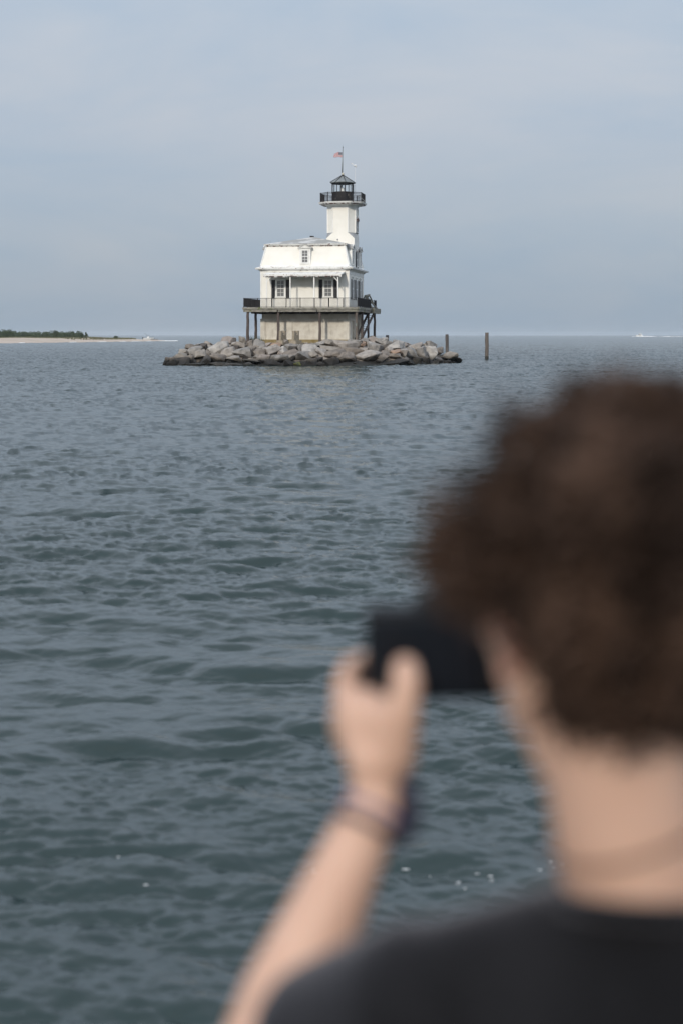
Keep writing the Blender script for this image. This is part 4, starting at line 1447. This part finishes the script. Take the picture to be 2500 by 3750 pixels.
# ------------------------------------------------------------------ person
M['skin'] = mat('skin', (.58, .36, .265), .5, (.65, .42, .315), 9, 4, .3, .7, sss=.12, bump=.0006, bscale=220)
M['hair'] = mat('brown_curly_hair', (.024, .0135, .009), .65, (.125, .074, .052), 9, 4, .36, .64, spec=.2, bump=.004, bscale=70, stretch=(1, 1, .6))
M['shirt'] = mat('black_cotton', (.006, .006, .007), .95, (.013, .013, .015), 7, 6, .35, .7, spec=.15, bump=.001, bscale=300)
M['trouser'] = mat('dark_denim', (.02, .028, .05), .85)
M['cord'] = mat('brown_neck_ring', (.12, .07, .05), .7)
M['lip'] = mat('lip', (.45, .2, .17), .45)
M['cam_body'] = mat('camera_body', (.003, .0035, .005), .5, spec=.2, col2=(.006, .007, .010), scale=40)
M['screen'] = mat('camera_screen', (.004, .006, .010), .3, spec=.35)
M['bead'] = mat('purple_beads', (.07, .075, .22), .5, (.36, .38, .48), 60, 2, .5, .6)
M['band'] = mat('navy_band', (.02, .02, .04), .7)


sh_ = M['shirt'].node_tree.nodes['Principled BSDF']
sh_.inputs['Sheen Weight'].default_value = .42
sh_.inputs['Sheen Roughness'].default_value = .45
sh_.inputs['Sheen Tint'].default_value = (.6, .6, .68, 1)
M['ear'] = mat('ear_skin', (.56, .27, .20), .5, (.60, .33, .26), 40, 4, sss=.2)


def remeshed(mb, name, m_, parent, voxel, smooth=6):
    o = mb.build(name, m_, parent)
    r = o.modifiers.new('remesh', 'REMESH'); r.mode = 'VOXEL'; r.voxel_size = voxel; r.use_smooth_shade = True
    if smooth:
        s_ = o.modifiers.new('smooth', 'SMOOTH'); s_.iterations = smooth; s_.factor = .5
    dg = bpy.context.evaluated_depsgraph_get(); dg.update()
    me = bpy.data.meshes.new_from_object(o.evaluated_get(dg))
    me.name = name
    o.modifiers.clear()
    o.data = me
    if not me.materials: me.materials.append(m_)
    me.polygons.foreach_set('use_smooth', [True] * len(me.polygons))
    return o


def V(*a): return Vector(a)


def make_person():
    P = empty('person', (.26, 1.2, DECK_Z), 0, 'person with curly brown hair and black T-shirt seen from behind, holding up a camera', 'person')
    off = Vector((.26, 1.2, DECK_Z))
    yaw = R(27)
    fwd = V(-math.sin(yaw), math.cos(yaw), -.12).normalized()
    left = V(-math.cos(yaw), -math.sin(yaw), 0)
    up = left.cross(fwd) * -1
    up = fwd.cross(left); up = up if up.z > 0 else -up
    HC = V(.199, 1.185, 2.985)
    rot = Matrix((left * -1, fwd, up)).transposed()   # columns: right, forward, up

    def hd(r_, f_, u_): return HC + left * (-r_) + fwd * f_ + up * u_
    sh = 3
    b = MB()
    neckb = V(.252, 1.19, 2.72)
    # head
    b.ball(hd(0, .005, .02), 1, (.074, .092, .088), rot=rot, nu=24, nv=16)
    b.ball(hd(0, .03, -.05), 1, (.058, .066, .066), rot=rot)
    b.cap(hd(-.05, -.01, -.06), hd(-.014, .075, -.105), .018, .016); b.cap(hd(.05, -.01, -.06), hd(.014, .075, -.105), .018, .016)
    b.ball(hd(0, .082, -.1), .02)
    b.cap(hd(0, .092, -.005), hd(0, .112, -.034), .008, .012)
    b.cap(hd(-.035, .082, .018), hd(.035, .082, .018), .012, .012)
    b.cap(hd(-.018, .092, -.068), hd(.018, .092, -.068), .008, .008)
    b.cap(hd(-.018, .092, -.078), hd(.018, .092, -.078), .008, .008)
    b.cap(hd(-.06, .0, -.03), hd(-.05, .0, -.075), .024, .022); b.ball(hd(-.037, .058, -.03), .021); b.ball(hd(.037, .058, -.03), .021); b.cap(at(1935, 2500, 1.165), at(2085, 2810, 1.18), .023, .026)
    for s_ in (-1, 1):      # ears: rim, lobe
        eb = MB()
        pts = [(.0, -.022), (-.008, .0), (-.022, .028), (-.012, .04), (.004, .036), (.01, .015)]
        for (f0, u0), (f1, u1) in zip(pts[:-1], pts[1:]):
            eb.cap(hd(s_ * .083, f0 - .012, u0 - .032) - off, hd(s_ * .088, f1 - .012, u1 - .032) - off, .007, .006, n=8)
        eb.ball(hd(s_ * .080, -.012, -.03) - off, 1, (.006, .014, .022), rot=rot)
        remeshed(eb, 'ear', M['ear'], P, .002, 3)
    # neck and trunk
    b.cap(hd(.0, -.02, -.05), neckb, .060, .064, n=24)
    b.ball(neckb + V(0, .0, -.02), 1, (.072, .06, .05), nu=20)
    chest = V(.27, 1.19, 2.55); waist = V(.275, 1.19, 2.32); hip = V(.28, 1.19, 2.42 - .05)
    hip = V(.28, 1.19, 2.30)
    b.ball(V(.262, 1.19, 2.60), 1, (.17, .095, .11), nu=24)
    b.ball(V(.268, 1.19, 2.5), 1, (.155, .10, .2), nu=24)
    b.ball(V(.275, 1.19, 2.34), 1, (.15, .10, .14), nu=24)
    SL, SR = V(.064, 1.17, 2.640), V(.450, 1.19, 2.625)
    EL, ER = V(-.085, 1.33, 2.50), V(.52, 1.36, 2.47)
    WL, WR = V(.036, 1.445, 2.728), V(.235, 1.47, 2.80)
    b.cap(neckb + V(-.03, 0, -.02), SL + V(0, 0, -.003), .05, .05); b.cap(neckb + V(.03, 0, -.02), SR, .05, .05)
    b.cap(SL, EL, .052, .040, n=20); b.cap(SR, ER, .052, .040, n=20)
    def forearm(E, Wr):
        mid = E.lerp(Wr, .3)
        b.cap(E, mid, .042, .046, n=20); b.cap(mid, E.lerp(Wr, .75), .046, .034, n=20); b.cap(E.lerp(Wr, .75), Wr, .034, .028, n=20)
    forearm(EL, WL); forearm(ER, WR)
    # legs and feet
    for s_ in (-1, 1):
        hp = V(.28 + s_ * .085, 1.19, 2.32); kn = V(.28 + s_ * .1, 1.22, 1.98); an = V(.28 + s_ * .11, 1.17, 1.62)
        b.cap(hp, kn, .078, .05); b.cap(kn, an, .052, .034); b.cap(an, V(an.x + s_ * .02, 1.3, DECK_Z + .035), .034, .03)
    # left hand, seen from the thumb side: wrist, palm, four fingers round the far side, thumb on the back of the camera
    def pt(px, py, Y): return at(px, py, Y)
    palm0 = pt(1385, 2850, 1.45); 
    b.cap(WL, pt(1385, 2800, 1.455), .026, .030, n=18)
    b.cap(pt(1385, 2800, 1.455), pt(1330, 2620, 1.475), .032, .030, n=18)
    b.cap(pt(1375, 2780, 1.45), pt(1300, 2600, 1.485), .030, .024, n=18)
    b.cap(pt(1420, 2780, 1.45), pt(1400, 2640, 1.45), .028, .026, n=18)
    # thumb
    b.cap(pt(1440, 2760, 1.44), pt(1472, 2600, 1.425), .024, .0185); b.cap(pt(1472, 2600, 1.425), pt(1488, 2510, 1.425), .0175, .0155); b.cap(pt(1488, 2510, 1.425), pt(1482, 2448, 1.436), .0155, .0135)
    # index finger up along the side of the camera, others lower, wrapping to its front
    kn_ = [(1262, 2600, 1.49), (1255, 2640, 1.508), (1262, 2685, 1.52), (1280, 2730, 1.525)]
    tips = [[(1262, 2500, 1.50), (1282, 2440, 1.525), (1330, 2415, 1.548)],
            [(1262, 2530, 1.525), (1300, 2460, 1.56), (1370, 2440, 1.567)],
            [(1275, 2590, 1.545), (1320, 2520, 1.575), (1385, 2505, 1.572)],
            [(1300, 2640, 1.55), (1345, 2590, 1.578), (1400, 2560, 1.572)]]
    for k, (kk, tt) in enumerate(zip(kn_, tips)):
        p0 = pt(*kk)
        b.cap(pt(1340, 2680, 1.48), p0, .022, .0145)
        rr = [.0125, .0112, .0100, .0090] if k < 3 else [.0108, .0098, .009, .0082]
        prev = p0
        for q, t_ in enumerate(tt):
            c = pt(*t_); b.cap(prev, c, rr[q] + .001, rr[q + 1] + .0005, n=12); prev = c
    # right hand gripping the other side, hidden from here by the head
    CR = V(.172, 1.49, 2.868)
    b.cap(WR, V(.215, 1.48, 2.835), .026, .03)
    b.cap(V(.215, 1.48, 2.835), V(.195, 1.50, 2.885), .03, .024)
    b.cap(V(.205, 1.462, 2.85), V(.178, 1.445, 2.885), .015, .012)
    for k in range(4):
        z = 2.905 - k * .02
        b.cap(V(.2, 1.505, 2.87), V(.198, 1.525, z), .015, .011, n=12); b.cap(V(.198, 1.525, z), V(.178, 1.55, z + .004), .0105, .0095, n=12); b.cap(V(.178, 1.55, z + .004), V(.155, 1.553, z + .004), .0095, .0085, n=12)
    b.v = [tuple(Vector(p) - off) for p in b.v]
    body = remeshed(b, 'body', M['skin'], P, .0042, 5)

    # eyes
    for s_ in (-1, 1):
        e_ = MB(); e_.ball(hd(s_ * .031, .078, -.004) - off, .012); e_.build('eye', M['white'], P, smooth=True)
    # --- shirt
    s = MB()
    s.ball(V(.262, 1.19, 2.60), 1, (.195, .115, .115), nu=28, nv=18)
    s.ball(V(.268, 1.19, 2.48), 1, (.178, .122, .22), nu=28, nv=18)
    s.cap(V(.28, 1.19, 2.42), V(.28, 1.19, 2.26), .135, .15, n=24)
    s.cap(neckb + V(-.012, -.006, -.038), SL + V(.0, -.005, 0.003), .072, .068, n=24); s.cap(neckb + V(.02, -.006, -.038), SR, .072, .068, n=24)
    s.ball(neckb + V(.01, -.03, -.045), .074, nu=20); s.cap(neckb + V(-.02, -.012, -.04), SL + V(.02, -.01, .014), .074, .066, n=24)
    s.cap(SL + V(0, 0, .004), SL.lerp(EL, .52) + V(0, -.005, .012), .073, .068, n=24); s.cap(SR, SR.lerp(ER, .72), .068, .064, n=24)
    # soft folds
    rnd = random.Random(2)
    for k in range(16):
        a = V(.262 + rnd.uniform(-.15, .15), 1.19 - .105, 2.62 + rnd.uniform(-.2, .04)); c = a + V(rnd.uniform(-.1, .1), .01, -rnd.uniform(.06, .14))
        s.cap(a, c, .012, .008, n=8)
    s.v = [tuple(Vector(p) - off) for p in s.v]
    remeshed(s, 'shirt', M['shirt'], P, .006, 8)
    # neckband
    nb = MB()
    if True:
        f = lambda a: neckb + V(math.cos(a) * .079, -.012 + math.sin(a) * .076, .016 - .015 * math.sin(a)) - off
        nb.ring(f, .0085, 56, 10)
    nb.build('neckband', M['shirt'], P, smooth=True)
    nk = MB()  # thin brown ring round the neck, drawn as a darker line
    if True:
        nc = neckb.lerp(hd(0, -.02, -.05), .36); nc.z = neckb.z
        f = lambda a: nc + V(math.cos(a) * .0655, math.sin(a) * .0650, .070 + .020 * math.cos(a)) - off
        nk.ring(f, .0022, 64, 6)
    nk.build('neck_ring', M['cord'], P, smooth=True)
    # trousers and shoes
    t = MB()
    t.ball(V(.28, 1.19, 2.3), 1, (.17, .125, .12), nu=24)
    for s_ in (-1, 1):
        t.cap(V(.28 + s_ * .085, 1.19, 2.3), V(.28 + s_ * .1, 1.22, 1.98), .095, .07, n=20); t.cap(V(.28 + s_ * .1, 1.22, 1.98), V(.28 + s_ * .11, 1.17, 1.6), .07, .058, n=20)
    t.v = [tuple(Vector(p) - off) for p in t.v]
    remeshed(t, 'trousers', M['trouser'], P, .009, 4)
    for s_ in (-1, 1):
        q = MB(); q.cap(V(.28 + s_ * .11, 1.14, DECK_Z + .048) - off, V(.28 + s_ * .135, 1.34, DECK_Z + .04) - off, .045, .04, n=16); q.build('shoe', M['white'], P, smooth=True)
    # bracelet and wrist strap
    d = (WL - EL).normalized(); a = d.orthogonal().normalized(); c = d.cross(a)
    q = MB()
    ctr = WL - d * .012
    for k in range(22):
        w = 2 * PI * k / 22
        q.ball(ctr + a * math.cos(w) * .0315 + c * math.sin(w) * .0315 - off, .0036, nu=8, nv=6)
    q.build('bracelet', M['bead'], P, smooth=True)
    q = MB()
    ctr = WL - d * .03
    q.ring(lambda w, rr=.034: ctr + a * math.cos(w) * rr + c * math.sin(w) * rr - off, .0042, 40, 8)
    p0 = pt(1490, 2880, 1.43) - off; p1 = pt(1505, 2990, 1.425) - off; p2 = pt(1478, 3070, 1.425) - off
    q.cap(p0, p1, .010, .011, n=10); q.cap(p1, p2, .011, .008, n=10)
    q.build('wrist_strap', M['band'], P, smooth=True)

    # --- hair: mass of the head plus individual curls
    def hp(px, py, Y, r): return (at(px, py, Y), r / F * Y)
    blobs = [hp(1735, 1995, 1.20, 128), hp(1685, 2060, 1.22, 90), hp(1675, 1925, 1.21, 62), hp(1955, 1555, 1.17, 75), hp(2010, 1640, 1.16, 90), hp(1960, 1810, 1.14, 90), hp(2120, 1670, 1.13, 180), hp(2285, 1545, 1.15, 150),
             hp(2440, 1600, 1.17, 190), hp(2600, 1750, 1.18, 200), hp(2650, 2000, 1.18, 200), hp(2250, 1900, 1.09, 330), hp(2005, 1990, 1.11, 200), hp(2350, 2200, 1.09, 280),
             hp(2100, 2200, 1.09, 230), hp(2045, 2370, 1.13, 135), hp(2155, 2480, 1.12, 140), hp(2260, 2510, 1.11, 140), hp(2420, 2450, 1.11, 150), hp(2600, 2350, 1.14, 200),
             hp(1880, 2090, 1.12, 115), hp(1765, 2065, 1.17, 120), hp(1975, 2220, 1.12, 95), hp(2555, 2500, 1.13, 110), hp(2180, 1500, 1.15, 110), hp(2380, 1490, 1.15, 120), hp(2300, 1700, 1.22, 300), hp(2260, 2620, 1.125, 70), hp(2120, 2530, 1.12, 80), hp(2190, 2585, 1.12, 85), hp(2330, 2590, 1.12, 80)]
    hb = MB()
    for c_, r_ in blobs: hb.ball(c_ - off, r_ * .93, nu=18, nv=12)
    rnd = random.Random(12)
    cents = [c_ for c_, _ in blobs]
    ctr = HC + V(.01, -.01, .03)
    cnt = 0
    curls = MB()
    def curl(mb_, p, dirn, ln, R_, r_, turns, ph):
        a_ = dirn.orthogonal().normalized(); b_ = dirn.cross(a_)
        n_ = int(turns * 8); prev = None
        nseg = 5
        vs = []; fs = []
        pts = []
        for k in range(n_ + 1):
            t_ = k / n_; w = ph + t_ * turns * 2 * PI
            R2 = R_ * (.7 + .5 * math.sin(t_ * PI))
            pts.append(p + dirn * ln * t_ + a_ * math.cos(w) * R2 + b_ * math.sin(w) * R2)
        for k, c0 in enumerate(pts):
            t_ = (pts[min(k + 1, n_)] - pts[max(k - 1, 0)]).normalized()
            e1 = t_.orthogonal().normalized(); e2 = t_.cross(e1)
            rr = r_ * (1 - .65 * k / n_)
            for i in range(nseg):
                w = 2 * PI * i / nseg
                vs.append(tuple(c0 + e1 * math.cos(w) * rr + e2 * math.sin(w) * rr))
        for k in range(n_):
            for i in range(nseg):
                fs.append((k * nseg + i, k * nseg + (i + 1) % nseg, (k + 1) * nseg + (i + 1) % nseg, (k + 1) * nseg + i))
        mb_.add(vs, fs)
    wts = [r2 * r2 for _, r2 in blobs]
    while cnt < 2100:
        c_, r_ = rnd.choices(blobs, wts)[0]
        d_ = V(rnd.gauss(0, 1), rnd.gauss(0, 1), rnd.gauss(0, 1)).normalized()
        p = c_ + d_ * r_
        if any((p - c2).length < r2 * .92 for c2, r2 in blobs): continue
        if (p - hd(-.085, -.01, -.035)).length < .040 or (p.z < 2.90 and p.x < .145): continue
        down = V(0, 0, -1)
        tang = (down - d_ * down.dot(d_))
        if tang.length < .1: tang = V(rnd.gauss(0, 1), rnd.gauss(0, 1), 0)
        tang = (tang.normalized() * .9 + d_ * rnd.uniform(.0, .6) + V(rnd.gauss(0, .35), rnd.gauss(0, .35), rnd.gauss(0, .3))).normalized()
        low = p.z < 2.90
        curl(curls, p - d_ * .008 - off, tang, rnd.uniform(.012, .02) if low else rnd.uniform(.025, .055), rnd.uniform(.005, .010), rnd.uniform(.0022, .0042), rnd.uniform(1.2, 2.4), rnd.uniform(0, 6))
        cnt += 1
    for k in range(260):                                     # loose thin curls standing off at the left and top
        px = rnd.uniform(1590, 1900); py = rnd.uniform(1500, 2050)
        if py < 1480 + (1900 - px) * 1.3: continue
        p = at(px, py, rnd.uniform(1.1, 1.22))
        dd = min((p - c2).length - r2 for c2, r2 in blobs)
        if dd < .001 or dd > .026: continue
        curl(curls, p - off, V(rnd.gauss(0, 1), rnd.gauss(0, 1), rnd.gauss(0, 1)).normalized(), rnd.uniform(.025, .05), rnd.uniform(.006, .011), .0016, 2.2, rnd.uniform(0, 6))
    ho = remeshed(hb, 'hair', M['hair'], P, .006, 3)
    curls.build('curls', M['hair'], ho, smooth=True)

    # --- camera held in both hands
    C = empty('photo_camera', at(1583, 2383, 1.505), R(3), 'small black camera held up in the left hand before the face', 'camera')
    q = MB(); q.box(-.071, .071, -.018, .026, -.050, .047); q.build('camera_body', M['cam_body'], C, bevel=.006)
    q = MB(); q.box(-.068, .045, -.026, -.0185, -.044, .040); q.build('screen', M['screen'], C, bevel=.002)
    q = MB(); q.box(.05, .069, -.024, .034, -.044, .034); q.build('grip', M['cam_body'], C, bevel=.006)
    q = MB(); q.tube((-.01, .026, -.002), (-.01, .075, -.002), .034, .031, n=24); lo_ = q.build('lens', M['cam_body'], C)
    q = MB(); q.tube((-.01, .0755, -.002), (-.01, .0775, -.002), .026, n=24); q.build('lens_glass', M['dark_glass'], lo_)
    q = MB(); q.loft([(-.022, -.016), (.02, -.016), (.02, .022), (-.022, .022)], .047, [(-.014, -.012), (.012, -.012), (.012, .018), (-.014, .018)], .058); q.build('viewfinder', M['cam_body'], C)
    q = MB(); q.tube((.052, .005, .047), (.052, .005, .053), .011, n=16); q.build('dial', M['cam_body'], C)


make_person()


# ------------------------------------------------------------------ haze: a closed box of thin even air
def make_haze():
    m = MB(); m.box(-13000, 13000, -13000, 13000, -3.5, 27.5)
    hm = bpy.data.materials.new('haze'); hm.use_nodes = True
    t = hm.node_tree; t.nodes.clear()
    o_ = t.nodes.new('ShaderNodeOutputMaterial'); v = t.nodes.new('ShaderNodeVolumePrincipled')
    v.inputs['Color'].default_value = (.84, .92, 1, 1)
    v.inputs['Density'].default_value = HAZE
    v.inputs['Anisotropy'].default_value = 0.0
    t.links.new(v.outputs[0], o_.inputs['Volume'])
    o = m.build('haze', hm)
    o.display_type = 'WIRE'
    tag(o, 'thin pale sea haze filling the air to the horizon', 'haze', kind='stuff')


HAZE = 0.6e-4
make_haze()
